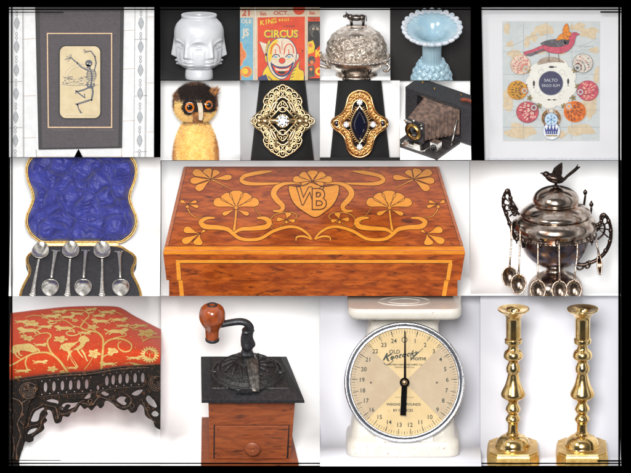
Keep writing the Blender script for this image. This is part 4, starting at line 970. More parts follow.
# marquetry on the lid, mirrored about the middle line
b = MB(); b.f = ft
def mir(pts, s_): 
    # the right half mirrors the left about a middle line, allowing for the lid's taper
    return [(p[0] if s_ > 0 else 2*312.2-p[0]+ (p[1]-166)*.028, p[1]) for p in pts]
def petal(cx, cy, ang, ln, wd, s_=1, h=.3, notch=False):
    a = R(ang); ca, sa = cos(a), -sin(a); pts = []
    sh = ((0, .08), (.25, .24), (.5, .62), (.72, .98), (.88, .92), (.98, .55), (1.0, 0)) if not notch else ((0, .08), (.3, .3), (.6, .75), (.82, 1), (1.0, .8), (1.02, .35), (.95, 0))
    wd *= 1.08; up = [(t*ln, w_*wd/2) for t, w_ in sh]; full_ = up+[(x, -y) for x, y in up[-2::-1]]
    sm = cr([(x, y, 0) for x, y in full_], 3)
    pts = [(cx+(p.x*ca+p.y*sa*-1), cy+(p.x*sa+p.y*ca)*.82) for p in sm]
    b.poly(mir(pts, s_), h, 0, .55, 1)
def stroke(pts, ws, s_=1, h=.3):
    P_ = [(p.x, p.y) for p in cr([(x, y, 0) for x, y in pts], 8)]
    P_ = mir(P_, s_)
    b.line(P_, [w_+1.1 for w_ in ws], h-.06, 1); b.line(P_, ws, h+.07, 0)
for s_ in (1, -1):
    stroke([(233.5, 234), (235, 222), (236, 210)], (3.2, 1.8, 1.6), s_, .28)
    for a, l, w_ in ((90, 21, 13), (52, 21, 11), (128, 21, 11), (20, 24, 10.5), (160, 24, 10.5)): petal(236, 207.5, a, l, w_, s_, .36+.002*a/10)
    petal(235.5, 209, -28, 15, 5, s_, .5); petal(235.5, 209, 208, 15, 5, s_, .5)
    b.disc(*mir([(235.8, 207.8)], s_)[0], 1.6, .7, 0, n=12)
    stroke([(271.5, 170.7), (261, 172), (252, 173.6), (243.7, 176), (241, 180), (246, 182.8), (256, 183.8), (272, 183.4), (290, 183), (302, 184)], (1.2, 3.8, 3.6, 3.6, 3.8, 4, 3, 2, 1.2, .8), s_, .3)
    stroke([(296, 183), (284, 183.6), (276, 188), (273.4, 194), (277, 200), (282.6, 206), (280.6, 210.8), (273, 210.8)], (1.4, 3, 5.2, 5.6, 5.4, 4.6, 3.2, 1.4), s_, .44)
    stroke([(214.5, 218), (206.5, 218.4), (200.8, 222), (205, 226.6), (218, 227.6), (228, 229.6), (233.5, 234.4), (240, 238.6), (250, 240), (261, 238.4), (274, 231), (288, 227), (298, 228), (306, 232.6), (311.6, 238.6)], (1.4, 3, 4.6, 5, 4.2, 4, 3.4, 3.2, 3, 3, 3, 2.8, 2.6, 2.4, 1.2), s_, .5)
    stroke([(233.5, 233.5), (241, 229.4), (256, 228.4), (267, 226.4), (269, 221.4), (264, 218.4), (257, 218)], (2, 3.6, 4.4, 5, 5, 3.6, 1.4), s_, .42)
    stroke([(311.6, 239.5), (304, 236.6), (297, 237.2), (296, 241)], (1.4, 2, 1.6, .8), s_, .56)
    # corner flower
    for a, l, w_ in ((150, 21, 8.5), (186, 21, 8), (222, 20, 8), (110, 14, 9), (60, 13, 7), (8, 21, 6.5)): petal(210.5, 179, a, l, w_, s_, .36+a*.0004)
    stroke([(210.5, 179), (219, 183), (229, 188)], (1.4, .8, .5), s_, .3)
    # bud and tendrils
    petal(187, 204, 150, 8, 4, s_, .4); petal(187, 204, 20, 10, 3.6, s_, .41); petal(187, 204, -18, 12, 4, s_, .42); petal(187.5, 204, -100, 5, 4, s_, .43)
    stroke([(186.6, 206), (189, 212), (194, 216.6), (201.5, 217.4)], (1, .8, .7, .4), s_, .34)
    # trefoil near the front corner
    for a, l, w_ in ((158, 17, 8), (212, 20, 8), (262, 14, 9), (40, 7, 3)): petal(199.5, 234, a, l, w_, s_, .4+a*.0003)
    # small trefoil with a looping tendril
    for a, l, w_ in ((75, 9, 6), (180, 10, 5), (-15, 9, 4.4), (-90, 5, 3.4)): petal(286.4, 219.5, a, l, w_, s_, .5+abs(a)*.0003)
    stroke([(273, 226), (270.6, 220), (275, 214.6), (284, 212.6), (293.5, 213), (297, 217), (292, 221), (284, 223), (278, 229)], (.5, .6, .7, .7, .7, .7, .6, .5, .4), s_, .36)
    stroke([(252, 205), (258, 213), (268, 225), (274, 230)], (.4, .5, .4), s_, .26)
# centre flower over the shield
for a, l, w_ in ((90, 13.5, 10), (38, 15.5, 8.5), (142, 15.5, 8.5), (8, 20, 8), (172, 20, 8), (-22, 12, 5), (202, 12, 5)): petal(312.6, 181, a, l, w_, 1, .6+abs(a)*.0004)
sh_ = cr([(288.5, 186, 0), (296, 186.5, 0), (304, 185, 0), (311, 182.4, 0), (318, 185, 0), (326, 186.5, 0), (338.4, 185, 0), (338.6, 194, 0), (334, 204, 0), (326, 211.4, 0), (315.4, 217.6, 0), (304, 212, 0), (295, 205, 0), (290, 196, 0)], 5, True)
b.poly(sh_, .72, 0, .9, 1)
for k in (0, 1): 
    b.txt('W', 308.5, 197, 25, .86+.1*k, 1-k, bold=.045-.04*k, shear=.1, sx=1.0); b.txt('B', 318.6, 200.4, 29, 1.06+.1*k, 1-k, bold=.045-.04*k, sx=.95)
b.build('marquetry', [inl, mk('inlay_brown', (104, 50, 20), rough=.5)], lid)

# ---------------------------------------------------------------- 13: spoon-holder urn
brz = mk('tarnished_silver_bronze', (186, 172, 160), (132, 116, 104), .12, .13, 1, r2=.26, c3=(170, 112, 76), sc3=.06, lo3=.56, hi3=.75)
brzb = mk('blue_tarnish_silver', (96, 92, 104), (120, 96, 84), .1, .2, 1, r2=.3, c3=(70, 76, 110), sc3=.12, lo3=.5, hi3=.7); brzd = mk('dark_cast_tarnish', (86, 72, 66), (54, 46, 44), .5, .3, 1, bump=.3, bsc=.9)
TU = 16; root = thing('spoon_urn', 'tarnished silver two handled urn with domed lid and bird finial', 'urn', 556, 296, 46, tilt=TU, rect=R_urn)
cu_ = cos(R(TU)); z_ = lambda v: (296-v)/cu_
b = MB(); b.lathe([tuple(p) for p in cr([(26, -4), (27.4, 0), (27.8, 6), (26.8, 12.4), (23.6, 18), (18, 22), (12, 24.4), (9.6, 27), (9.4, 29), (11, 31)], 7)], 90); b.build('foot', brz, root)
b = MB(); b.lathe([tuple(p) for p in cr([(9.5, 30), (17, 33.5), (25, 39), (31, 46.5), (34, 54), (35.2, 61), (35.8, 64)], 8)], 110, cap=False); b.build('bowl', brzb, root)
b = MB(); b.lathe([tuple(p) for p in cr([(35, 62.5), (39.5, 62.8), (40.2, 64), (38.6, 65.8), (40.4, 68), (42.2, 72), (42.2, 75), (40.4, 79), (36.6, 82.6), (32.5, 84)], 7)], 110, cap=False)
b.build('shoulder', brz, root)
b = MB()
for k in range(64): a = 2*PI*k/64; b.ell((40.6*cos(a), 40.6*sin(a), 63.4), (1.2, 1.2, 1), 8, 6)
b.build('bead_rim', brzd, root)
b = MB(); b.lathe([tuple(p) for p in cr([(32, 83), (34.8, 83.6), (35.6, 85.6), (34, 88.6), (30, 92), (25.4, 94.6), (22.6, 95.8), (21.6, 97), (23.2, 99), (22.9, 102.6), (20.4, 107), (15.4, 110.8), (9, 113.2), (3, 114.4), (.1, 114.6)], 7)], 110, cap=False)
lid2 = b.build('lid', brz, root)
b = MB()
zb = 114
b.lathe([(4.6, zb-.6), (4.2, zb+.8), (1.6, zb+1.4), (1.2, zb+4)], 16)
b.ell((-1, 0, zb+8.5), (10, 5, 5), 20, 12, Matrix.Rotation(R(14), 3, 'Y')); b.ell((-9.6, 0, zb+12.8), (3.6, 3, 3), 14, 10)
b.tube([(-12.4, 0, zb+13), (-14.4, 0, zb+14), (-15.6, 0, zb+13.4)], [1.4, .8, .3], 8)
b.prism([(-5, zb+11), (-3.4, zb+17), (1, zb+22.5), (6.4, zb+26), (6.6, zb+21), (6.2, zb+14), (4, zb+8)], -4.4, -3.2); b.prism([(-4, zb+11), (-2, zb+18), (3, zb+22), (6, zb+24), (6, zb+14), (4, zb+8)], 3.2, 4.4)
b.prism([(6, zb+7), (11, zb+12), (19, zb+19), (22.4, zb+23.5), (21.6, zb+20.6), (24.6, zb+20.4), (19, zb+15), (12, zb+9.6), (9, zb+6)], -1, 1)
b.build('bird_finial', brzd, lid2)
# handles: pierced side wings with an inner web
def urnhandle(s_, front_):
    b = MB(); yy = -4*front_
    if s_ < 0:
        outer = [(-38, yy, 60), (-43, yy, 68), (-48, yy, 82), (-52.6, yy, 96), (-51.5, yy, 106), (-48, yy, 111.5), (-46.2, yy, 108), (-44, yy, 96), (-38.5, yy, 88), (-36, yy, 86)]
        b.tube(cr(outer, 6), [1.5, 1.5, 1.6, 1.7, 1.6, 1.3, 1.4, 1.5], 10)
        c0 = (-38, yy, 91)
        for p in ((-50.5, yy, 90), (-52, yy, 97), (-51.5, yy, 104), (-48, yy, 108), (-46.4, yy, 84)): b.tube([c0, p], .8, 6)
        b.tube(cr([(-47, yy, 92), (-45.6, yy, 98), (-43, yy, 99)], 5), .8, 6); b.tube(cr([(-41, yy, 60), (-43, yy, 70), (-42, yy, 78), (-39, yy, 80)], 5), 1.3, 8)
    else:
        b.tube(cr([(22, yy, 34), (27, yy, 33.4), (33, yy, 35), (42, yy, 39), (50, yy, 47), (54.6, yy, 58), (55.4, yy, 70), (53, yy, 80), (48.6, yy, 86), (45.4, yy, 84), (45, yy, 78), (40, yy, 74)], 6), [1.8, 1.9, 2.0, 2.0, 1.8, 1.7, 1.7, 1.6], 10)
        c0 = (42, yy, 72)
        for p in ((53, yy, 62), (55, yy, 70), (53, yy, 78), (49, yy, 84)): b.tube([c0, p], .8, 6)
        b.tube(cr([(42, yy, 60), (48, yy, 66), (49, yy, 74), (46, yy, 78)], 5), 1.1, 8)
        b.tube(cr([(24, yy, 36), (20.6, yy, 32), (24, yy, 28.4), (28, yy, 31), (27, yy, 35), (31.6, yy, 30), (34.6, yy, 33.6), (31, yy, 37)], 6), 1.0, 8)
    beads = [(-43.4, 69), (-46.2, 77), (-49.4, 87), (-52, 95), (-52, 103), (-49, 110), (-45.4, 103)] if s_ < 0 else [(34, 35.6), (43, 40), (50, 48), (54.4, 58), (55.2, 69), (53, 79), (48.6, 85)]
    for x_, zz_ in beads: b.ell((x_, yy-.6, zz_), (2.3, 1.7, 2.9), 10, 8)
    for k in range(4): b.ell((s_*(41+k*1.6), yy-.8, (86 if s_ < 0 else 70)+k*3.2), (2.2, 1.4, 1.7), 10, 8)
    b.build('handle', brzd, root)
urnhandle(-1, 1); urnhandle(1, 1)
b = MB()
for x, y, zz, h in ((36, 14, 80, 15), (30, 24, 92, 12), (-36, -14, 70, 9)):
    b = MB(); b.tube([(x*.9, y*.9, zz-16), (x, y, zz+h*.4), (x, y, zz+h)], [1.4, 1.1, .8], 8); b.ell((x, y, zz+h*.75), (2.2, 1.6, 2.6), 10, 8); b.build('spoon_peg', brzd, root)
for a in (-135, -112, -88, -62, -160, -30):
    b = MB(); x, y = 41.6*cos(R(a)), 41.6*sin(R(a)); curl(b, x, 67, 2.2, y-.8, .8, 10); b.ell((x, y-.8, 63), (1.9, 1.5, 2.4), 10, 8); b.tube([(x, y-.8, 62), (x, y-2.4, 59.6), (x, y-3, 61.6)], .7, 6); b.build('spoon_hook', brzd, root)
spz = mk('tarnished_spoon', (176, 156, 138), (112, 92, 80), .4, .22, 1)
def hang(label, tu, tv, bu, bv, Y, side_=0):
    o = thing('hanging_spoon', label, 'spoon', bu, bv, Y, group='spoons hanging round the urn', rect=R_urn)
    rx, rz = (7.4, 9.8) if not side_ else (2.2, 10)
    an = math.atan2(tu-bu, bv-tv)*.5; RR = Matrix.Rotation(an, 4, 'Y')
    b = MB(); b.T = RR
    def bw(u, v): t = 2*PI*u; return (v*rx*sin(t), (1-v*v)*3.4, v*rz*cos(t)*(1-.08*cos(t)))
    b.grid(bw, 36, 10); b.tube([bw(k/36, 1) for k in range(36)], .75, 6, closed=True); b.build('bowl', spz, o)
    b = MB(); e_ = (tu-bu, 0, bv-tv); s0 = RR @ Vector((0, 0, rz*.93))
    pts = cr([tuple(s0), (s0.x+(e_[0]-s0.x)*.25, -1, s0.z+(e_[2]-s0.z)*.22), (e_[0]*.9, -.6, e_[2]*.7), e_], 6)
    b.tube(pts, [1.4, .9, .8, .8, .9, 1.0], 8)
    for k in range(3, len(pts), 3): b.ell(tuple(pts[k]), (1.15, 1.15, .9), 8, 6)
    b.build('handle', spz, o)
hang('outermost left spoon hanging from the urn, clear of its bowl', 511.5, 224, 509.6, 276, -2)
hang('second spoon from the left on the urn, hanging lowest beside the foot', 520, 230, 518.4, 283.5, -8)
hang('third spoon from the left, in front of the urn foot', 537.6, 243, 537.6, 289.5, -20)
hang('middle spoon hanging straight in front of the urn foot', 558.8, 243.6, 559.2, 290, -22)
hang('fourth spoon before the urn foot, hanging slightly aslant', 577, 243, 573.6, 289.5, -20)
hang('edge-on spoon hanging behind the right handle of the urn', 594.5, 224, 600, 264, 28, 1)
# ---------------------------------------------------------------- 14: footstool
clo = mk('red_damask', (232, 82, 34), (222, 64, 24), .35, .85, c3=(234, 92, 46), sc3=1.2, lo3=.5, hi3=.7, sheen=.12, spec=.2, bump=.3, bsc=2.2)
crm = mk('cream_gold_thread', (250, 226, 152), (242, 200, 108), .7, .7, bump=.3, bsc=2, c3=(214, 140, 60), sc3=1.3, lo3=.58, hi3=.7); crm2 = mk('gold_thread', (238, 182, 96), (224, 158, 72), .6, .7, bump=.3, bsc=2)
iron = mk('bronzed_cast_iron', (34, 26, 21), (20, 16, 15), .5, .62, bump=.7, bsc=.5, c3=(104, 68, 42), sc3=.35, lo3=.56, hi3=.76, spec=.1); ironr = mk('rubbed_bronze_relief', (70, 48, 34), (34, 26, 22), .4, .42, bump=.4, bsc=.6, c3=(150, 98, 56), sc3=.3, lo3=.55, hi3=.72, spec=.25)
root = thing('footstool', 'footstool with red and gold animal damask cushion on pierced iron legs', 'footstool', 85, 466, 8, rect=R_stool)
# depths: picture v along the cushion becomes distance behind the front edge
topc = cr([(0, 314.6, 0), (13, 313, 0), (42.7, 309.4, 0), (68.7, 307, 0), (95, 306.4, 0), (114.6, 307, 0), (123, 310, 0), (132, 315.6, 0), (145, 322.4, 0), (160, 330, 0), (172, 336, 0)], 8)
botc = cr([(0, 382.4, 0), (13, 380.6, 0), (42.7, 376.4, 0), (68.7, 374, 0), (90, 372.7, 0), (120, 367.8, 0), (160, 366, 0), (172, 365, 0)], 8)
def interp(c, u):
    for a, b_ in zip(c, c[1:]):
        if a.x <= u <= b_.x: return a.y+(b_.y-a.y)*(u-a.x)/(b_.x-a.x+1e-9)
    return c[-1].y
def cdepth(u, v):
    t0, b0 = interp(topc, u), interp(botc, u); q = (b0-v)/(b0-t0)         # 0 at the front hem, 1 at the far edge
    q = max(0, min(1.04, q))
    # rounded front roll, then a slowly rising top running away from the viewer
    return 18-14*math.sqrt(max(0, 1-(1-min(q/.34, 1))**2)) + (120*max(0, q-.3)**1.25)+ .10*abs(u-85)
def fc(u, v, h=.2):
    # lift the marks off along the cushion's outward direction
    return Vector((u-85, cdepth(u, v)-h*1.2, -(v-466)+h*.35))
b = MB(); NU, NV = 90, 44
def cs(iu, iv):
    u = -1+172*iu; t0, b0 = interp(topc, u), interp(botc, u); v = b0+(t0-b0)*iv
    return (u-85, cdepth(u, v)+.35*noise.noise(Vector((u*.06, v*.12, 0))), 466-v)
q = b.grid(cs, NU, NV)
# underside and back close the cushion
bk = [b.v((-86+172*k/NU, 125, 466-interp(topc, -1+172*k/NU)-22)) for k in range(NU+1)]
for k in range(NU): b.face((q[NV][k], q[NV][k+1], bk[k+1], bk[k])); b.face((q[0][k+1], q[0][k], bk[k], bk[k+1]))
b.face([q[j][0] for j in range(NV+1)]+[bk[0]], False); b.face([q[j][NU] for j in range(NV, -1, -1)][::-1]+[bk[NU]], False)
b.build('cushion', clo, root)
b = MB(); b.f = fc
def vine(pts, w_=2.0, h=.45, mi=1):
    p = [(x.x, x.y) for x in cr([(x, y, 0) for x, y in pts], 9)]; b.line(p, w_, h, mi); b.line(p, [x*.35 for x in (w_ if hasattr(w_, '__len__') else [w_]*2)], h+.12, 0)
def leaf(u, v, r, rx=1.5, n=5, rot=0):
    pts = []
    for k in range(40):
        a = 2*PI*k/40; q = r*(.55+.45*abs(cos(n*a/2+rot)))*(1+.1*sin(5*a)); pts.append((u+q*rx*cos(a), v+q*sin(a)*.8))
    b.poly(pts, .5, 0); 
    for k in range(n): a = 2*(PI*k-rot)/n; b.line([(u, v), (u+r*rx*.8*cos(a), v+r*.6*sin(a))], .4, .66, 1)
def shp(pts, h=.5): b.poly([(p.x, p.y) for p in cr([(x, y, 0) for x, y in pts], 3, True)], h, 0)
# stems: left plant, right plant
vine([(68, 374), (60, 362), (52, 354), (48, 347), (47, 341), (50, 337), (49, 334.6), (45, 333.4), (38, 334.6), (33, 337)], (2.6, 2.2, 2, 1.8, 1.6, 1.2, .8))
vine([(54, 356), (46, 353), (36, 353.4), (26, 357), (14, 364), (6, 367)], (2.2, 2, 1.8, 1.8)); vine([(27, 357), (25, 363), (27, 369), (31, 371)], (1.6, 1.6, 1.2))
vine([(101, 371), (102, 358), (103, 345), (102, 338), (97, 333), (88, 331), (80, 328), (84, 321), (88, 316), (84, 311.6), (74, 310.6), (66, 311)], (2.8, 2.4, 2.2, 2, 1.8, 1.4, 1.2, 1))
vine([(103, 346), (108, 341), (116, 339), (125, 340.6), (131, 345), (130, 350.6), (124, 352), (118.6, 348.6), (118, 344), (121, 342)], (2, 1.8, 1.6, 1.4, 1.2))
vine([(102, 358), (107, 355), (112, 356)], (1.6, 1.2)); vine([(110, 340), (116, 338), (124.6, 336.4), (126, 335)], (1.4, .9))
vine([(80, 328), (72, 326), (66, 322), (60, 320.6), (52, 322), (46, 322.6)], (1.4, 1.1, .9, .8)); vine([(97, 333), (89, 326), (80, 320)], (1.2, .8))
vine([(142, 342), (150, 338), (162, 338)], (1.4, 1.2)); vine([(84, 370), (90, 362), (94, 354)], (.9, .8, .7)); vine([(143, 341), (141, 337), (146, 335)], (1, .8))
vine([(24, 318), (32, 316), (42, 317.4), (52, 321.6), (60, 321)], (.8, 1, .8)); vine([(110, 312), (116, 313), (122, 316)], (1, .8)); vine([(132, 330), (140, 331), (150, 334)], (.9, .8))
for q_ in ((71, 333.4, 7.5, 1.9), (132, 327, 4.4, 1.2), (50.5, 322.5, 5, 1.1), (88, 312, 4.5, 1)):
    u, v, r, w_ = q_; p = [(u+r*(1-.04*k)*cos(R(25*k)), v+r*.42*(1-.04*k)*sin(R(25*k))) for k in range(15)]; b.line(p, 1.1, .48, 0)
# leaves and flowers
for q_ in ((60, 339.6, 4.4, 1.7), (28, 339, 3.4, 1.6), (94, 354, 6, 1.1), (112, 351.6, 4.6, 1.3, 3), (92, 327.6, 3.4, 1.8), (146, 333.6, 5, 1.9), (30, 323, 3, 2.2), (52, 369.5, 4, 1.4), (148, 334, 3.6, 2.4), (23, 337, 2.6, 1.6), (113, 350.6, 3, 1.5), (74, 321, 2.2, 1.6)): leaf(*q_)
# goat in the middle
shp([(60, 346), (66, 343.4), (74, 343), (78, 341), (82, 338), (85, 339.6), (84, 346), (79, 350), (72, 351), (71, 356), (75, 362), (78, 367), (76.4, 367.6), (72, 362.4), (69, 357), (67, 352), (63, 350.6)])
shp([(78, 341), (80, 337), (84, 336.4), (88, 338.6), (89, 341.6), (86, 342.6), (84, 345)], .55)
for p in (((81, 350), (84, 354), (86.4, 360), (87.6, 361.6)), ((77, 349), (79, 353), (83, 358)), ((71.6, 351), (68.4, 356), (67.4, 361)), ((64, 348), (61, 347.6), (59.4, 350))): vine(p, (2.2, 1.4, 1.0), .52, 0)
b.line([(81, 338), (79, 333.5), (82, 332)], .8, .6, 0); b.line([(83, 337), (86, 333.6), (90, 335)], .8, .6, 0)
for k in range(16): u = 62+k*1.4; b.line([(u, 345+(k % 3)*1.3), (u+1.2, 346.6+(k % 3)*1.3)], .35, .7, 1)
# lion on the left
shp([(13, 346), (22, 344.6), (29, 344), (34, 347), (36, 350.6), (33, 353), (27, 351.6), (20, 351), (14, 354), (10, 352)])
for p in (((14, 351), (16, 356), (20, 359)), ((18, 351), (19, 355), (22, 356)), ((30, 351), (34, 351.6), (38, 350.6)), ((33, 349), (37, 349.4), (39, 351.6), (36.4, 353.4))): vine(p, (2, 1.4, 1), .52, 0)
for k in range(16): u = 14+k*1.2; b.line([(u, 347+(k % 3)), (u+.8, 349+(k % 3))], .35, .7, 1)
# running hounds and hares on the far part
def beast(u, v, s_, d=1):
    shp([(u-7*s_*d, v+.2*s_), (u-3*s_*d, v-1.2*s_), (u+3*s_*d, v-1.0*s_), (u+6*s_*d, v-2.4*s_), (u+9.5*s_*d, v-1.6*s_), (u+9*s_*d, v-.3*s_), (u+5*s_*d, v+1.4*s_), (u-3*s_*d, v+1.6*s_)], .5)
    for p in (((u-6*s_*d, v+.6*s_), (u-9*s_*d, v+2.6*s_)), ((u-4*s_*d, v+1.2*s_), (u-6*s_*d, v+3*s_)), ((u+4*s_*d, v+1*s_), (u+8*s_*d, v+2.4*s_)), ((u+3*s_*d, v+1*s_), (u+5*s_*d, v+3*s_)), ((u-6.6*s_*d, v-.2*s_), (u-10*s_*d, v-1.4*s_))): b.line(p, 1.0*s_, .52, 0)
for q_ in ((84, 333, .7), (40, 345, .7), (122, 326, .7), (140, 326, .7, -1), (20, 322, .7), (44, 327, .8), (76, 314, .7, -1), (98, 316, .7), (134, 358, .8), (108, 364, .9, -1), (40, 362, .8, 1), (72, 368, .6), (28, 330.6, 1.25, -1), (50, 316.4, 1.0), (66, 317.4, .8), (64, 328.4, 1.1, -1), (100, 321.4, 1.0, -1), (118, 320, .9), (116, 331.5, 1.25, 1), (106, 312.4, .9), (58, 312, .8), (30, 325, .8), (22, 371, .8), (90, 309.6, .6)): beast(*q_)
# lion mask at the right
for k in range(18): a = 2*PI*k/18; b.line([(149.4+5*cos(a), 355+5*sin(a)), (149.4+9.4*cos(a+.2), 355+8.2*sin(a+.2))], [2.6, 1.0], .5, 0)
b.disc(149.4, 355, 6.4, .62, 0, ry=5.8)
for u in (147, 152): b.disc(u, 353.6, .8, .75, 1, n=8); 
b.line([(149.5, 354), (149.5, 357)], 1, .75, 1); b.line([(147, 358.6), (149.5, 357.8), (152, 358.6)], .6, .75, 1); b.line([(146, 351.6), (148.4, 352.4)], .5, .75, 1); b.line([(153, 351.6), (150.6, 352.4)], .5, .75, 1)
shp([(119, 370), (124, 364), (132, 363), (140, 364.6), (150, 364.6), (158, 365), (158, 366), (140, 367), (126, 369)], .5)
leaf(18, 379, 3.6, 1.4); leaf(62, 372.4, 2.4, 1.4)
for k in range(38):
    u = 14+(k*37 % 143); v = interp(topc, u)+6+((k*53) % 50)*(interp(botc, u)-interp(topc, u)-12)/50
    b.disc(u, v, .55, .46, 1, n=7)
b.build('woven_pattern', [crm, crm2], root)
b = MB(); b.tube([(u-85, cdepth(u, hem(u) if False else interp(botc, u))-.6, 466-interp(botc, u)+.4) for u in range(6, 168, 3)], .8, 6); b.build('piping', crm2, root)
# iron skirt: curved in plan like the cushion hem
def Yi(u): return 15+.10*abs(u-85)
def hem(u): return interp(botc, u)
def ir(u, v, dy=0): return (u-85, Yi(u)+dy, 466-v)
def scroll(b, pts, r): b.tube(cr([ir(u, v, -3.6) for u, v in pts], 7), [x*.62 for x in (r if hasattr(r, '__len__') else [r]*2)], 8)
def cur(b, u, v, r, w_=1.2, a0=0, a1=400, n=16): b.tube([ir(u+r*(1-.5*k/n)*cos(R(a0+(a1-a0)*k/n)), v-r*(1-.5*k/n)*sin(R(a0+(a1-a0)*k/n)), -3.6) for k in range(n+1)], [w_*.7, w_*.8, w_*1.1], 8)
def pierced(outer, holes, ext=2.2, bev=.7):
    cu = bpy.data.curves.new('t', 'CURVE'); cu.dimensions = '2D'; cu.fill_mode = 'BOTH'; cu.extrude = ext; cu.bevel_depth = bev; cu.bevel_resolution = 1; cu.offset = -bev*.5
    for loop in [outer]+holes:
        sp_ = cu.splines.new('POLY'); sp_.points.add(len(loop)-1); sp_.use_cyclic_u = True
        for q, p in zip(sp_.points, loop): q.co = (p[0], -p[1], 0, 1)
    o = bpy.data.objects.new('t', cu); sc.collection.objects.link(o); bpy.context.view_layer.update()
    me = o.evaluated_get(bpy.context.evaluated_depsgraph_get()).to_mesh(); b = MB()
    ids = [b.v((q.co.x-85, Yi(q.co.x)-q.co.z, 466+q.co.y)) for q in me.vertices]
    for p in me.polygons: b.face([ids[k] for k in p.vertices], False)
    bpy.data.objects.remove(o); bpy.data.curves.remove(cu); return b
sm_ = lambda pts, n=4: [(p.x, p.y) for p in cr([(x, y, 0) for x, y in pts], n, True)]
top_e = [(u, hem(u)+1.2) for u in range(8, 172, 4)]
low_e = [(170, 436), (164, 433), (160, 430), (155, 427), (153, 420.5), (149, 419), (145, 415), (144, 408.5), (140.6, 404.4), (137.5, 407.4), (135.5, 411.5), (131, 413), (127.6, 409.4), (123.5, 410.4), (118, 408.4), (115, 406), (111, 402.4), (108, 401), (104.4, 401.4), (103, 406), (100, 408.4), (97, 405.4), (94.4, 407), (91, 410.4), (87.6, 407.4), (84, 409), (80.6, 405.4), (78.7, 406.4), (75.4, 411.8), (71, 412.6), (67.8, 417), (62.4, 416.4), (60.4, 422), (55.4, 423.4), (53.4, 419), (51.5, 412), (48, 409.8), (46, 411), (47, 414.4), (44.4, 417.4), (46.4, 421), (43, 424.4), (43.6, 429), (40.2, 432.4), (37, 434.4), (33, 437.6), (32.6, 441), (28.4, 442.6), (24.6, 441.6), (22.6, 447), (20, 452), (8, 452)]
low_s = [(p.x, p.y) for p in cr([(x, y, 0) for x, y in low_e], 3)]
def oval(u, v, w_, h_, lean=0, n=16): return [(u+w_*cos(2*PI*k/n)+lean*sin(2*PI*k/n), v+h_*(abs(sin(2*PI*k/n))**.8)*(1 if sin(2*PI*k/n) > 0 else -1)) for k in range(n)]
holes = [sm_(h) for h in (
 [(30.4, 422), (32, 416), (35, 411.4), (42.4, 407.6), (44, 409.2), (40, 413.6), (37.6, 421.4)], [(26.6, 435), (28.7, 430.6), (34, 428.4), (37.6, 429), (32, 433.6)],
 [(45.4, 401), (51.5, 399.2), (58, 401), (57.6, 404.6), (54.8, 403.7), (49, 402.6)], [(61.5, 411.4), (61.4, 405.4), (66, 402.8), (73, 403), (78.4, 402.2), (77.6, 404.6), (72.8, 408.4), (67, 410), (70, 406), (66.6, 405), (64.4, 407)],
 [(83.5, 398.9), (88.4, 393.6), (91.6, 394.6), (89, 398.9)], [(100.2, 393.6), (104, 391.4), (109, 394.4), (105.4, 396.6)], [(116, 399.8), (120.3, 396.6), (126, 397.4), (124.4, 401), (126.6, 404), (123.5, 405.9), (118, 403)],
 [(131, 394.2), (137, 390.2), (143, 390), (140, 394.2), (135.5, 396.4)], [(145.3, 399.8), (147.6, 395.6), (152.6, 398.7), (156.8, 406), (155, 408.4), (149.6, 405.8)], [(150.7, 414), (154.6, 410.9), (158.6, 414), (157, 417), (153, 417)], [(95.8, 387.8), (97.4, 385), (99.4, 387.6), (97.6, 391)])]
for u in (45, 53.5, 62, 70.2, 78.2, 86.3, 106.5, 112.8, 119.8, 126.8, 134.8, 142.4): holes.append(oval(u, hem(u)+11.4, 2.1, 5.2, -.15))
for u in (41.4, 49.3, 57.8, 66.1, 74.2, 82.2, 90.4, 102.6, 109.8, 116.3, 123.4, 130.8, 138.6):
    holes.append(oval(u, hem(u)+4.8, 1.1, 1.1, 0, 8)); holes.append(oval(u, hem(u)+18.2, 1.1, 1.1, 0, 8))
b = pierced(top_e+low_s, holes); b.build('pierced_apron', iron, root)
b = MB(); b.tube([ir(u, hem(u)+1.4, -1) for u in range(8, 166, 3)], 1.6, 10, fy=1.5); b.tube([ir(u, hem(u)-.6, -2.5) for u in range(8, 166, 3)], .7, 6); b.tube([ir(u, hem(u)+20.4, -2.6) for u in range(38, 148, 3)], .8, 6); b.build('apron_moulding', ironr, root)
b = MB()
scroll(b, [(44, 405), (50, 406.4), (55, 408), (57, 415), (57.5, 419.5), (59.6, 412)], [1.4, 1.8, 2.2, 2, 1.4]); scroll(b, [(60, 414.6), (67, 413.6), (74, 409.6), (79, 403), (84, 400.6)], [1.5, 2, 2, 1.4])
scroll(b, [(81, 403), (86, 404.4), (92, 405), (96, 400), (99, 397.6), (106, 399), (113, 403), (121, 407.8)], [1.5, 2, 2.2, 1.8, 2, 1.6]); scroll(b, [(121, 407.8), (128, 406.6), (131, 401), (129, 397), (124, 393.6)], [1.8, 2.4, 2, 1.6]); scroll(b, [(142, 398), (142.6, 403), (147, 411), (149.4, 417), (156, 423)], [1.4, 2, 2, 1.6])
scroll(b, [(43.4, 403.6), (38, 407.6), (32, 411), (28.6, 420), (27, 428)], [1.4, 2, 2, 1.6]); scroll(b, [(46, 415), (41, 421), (40.4, 426), (36, 431.6), (30, 437)], [1.6, 2.4, 2, 1.6]); scroll(b, [(24, 428), (31, 426.4), (38, 424.8)], 1.5)
for u, v, r in ((61, 409, 2.2), (90, 402, 2.6), (97.6, 395, 2.4), (111, 398.6, 2.2), (131.6, 406, 3), (113, 397, 1.6), (147.6, 409, 2.2), (57, 418, 2)): cur(b, u, v, r, 1.1, 40*u, 40*u+380)
for u in range(42, 146, 8): b.ell(ir(u+1, hem(u)+22.6 if u % 16 else hem(u)+23, -3), (1.4, 1, 1.1), 8, 6)
b.build('scroll_relief', ironr, root)
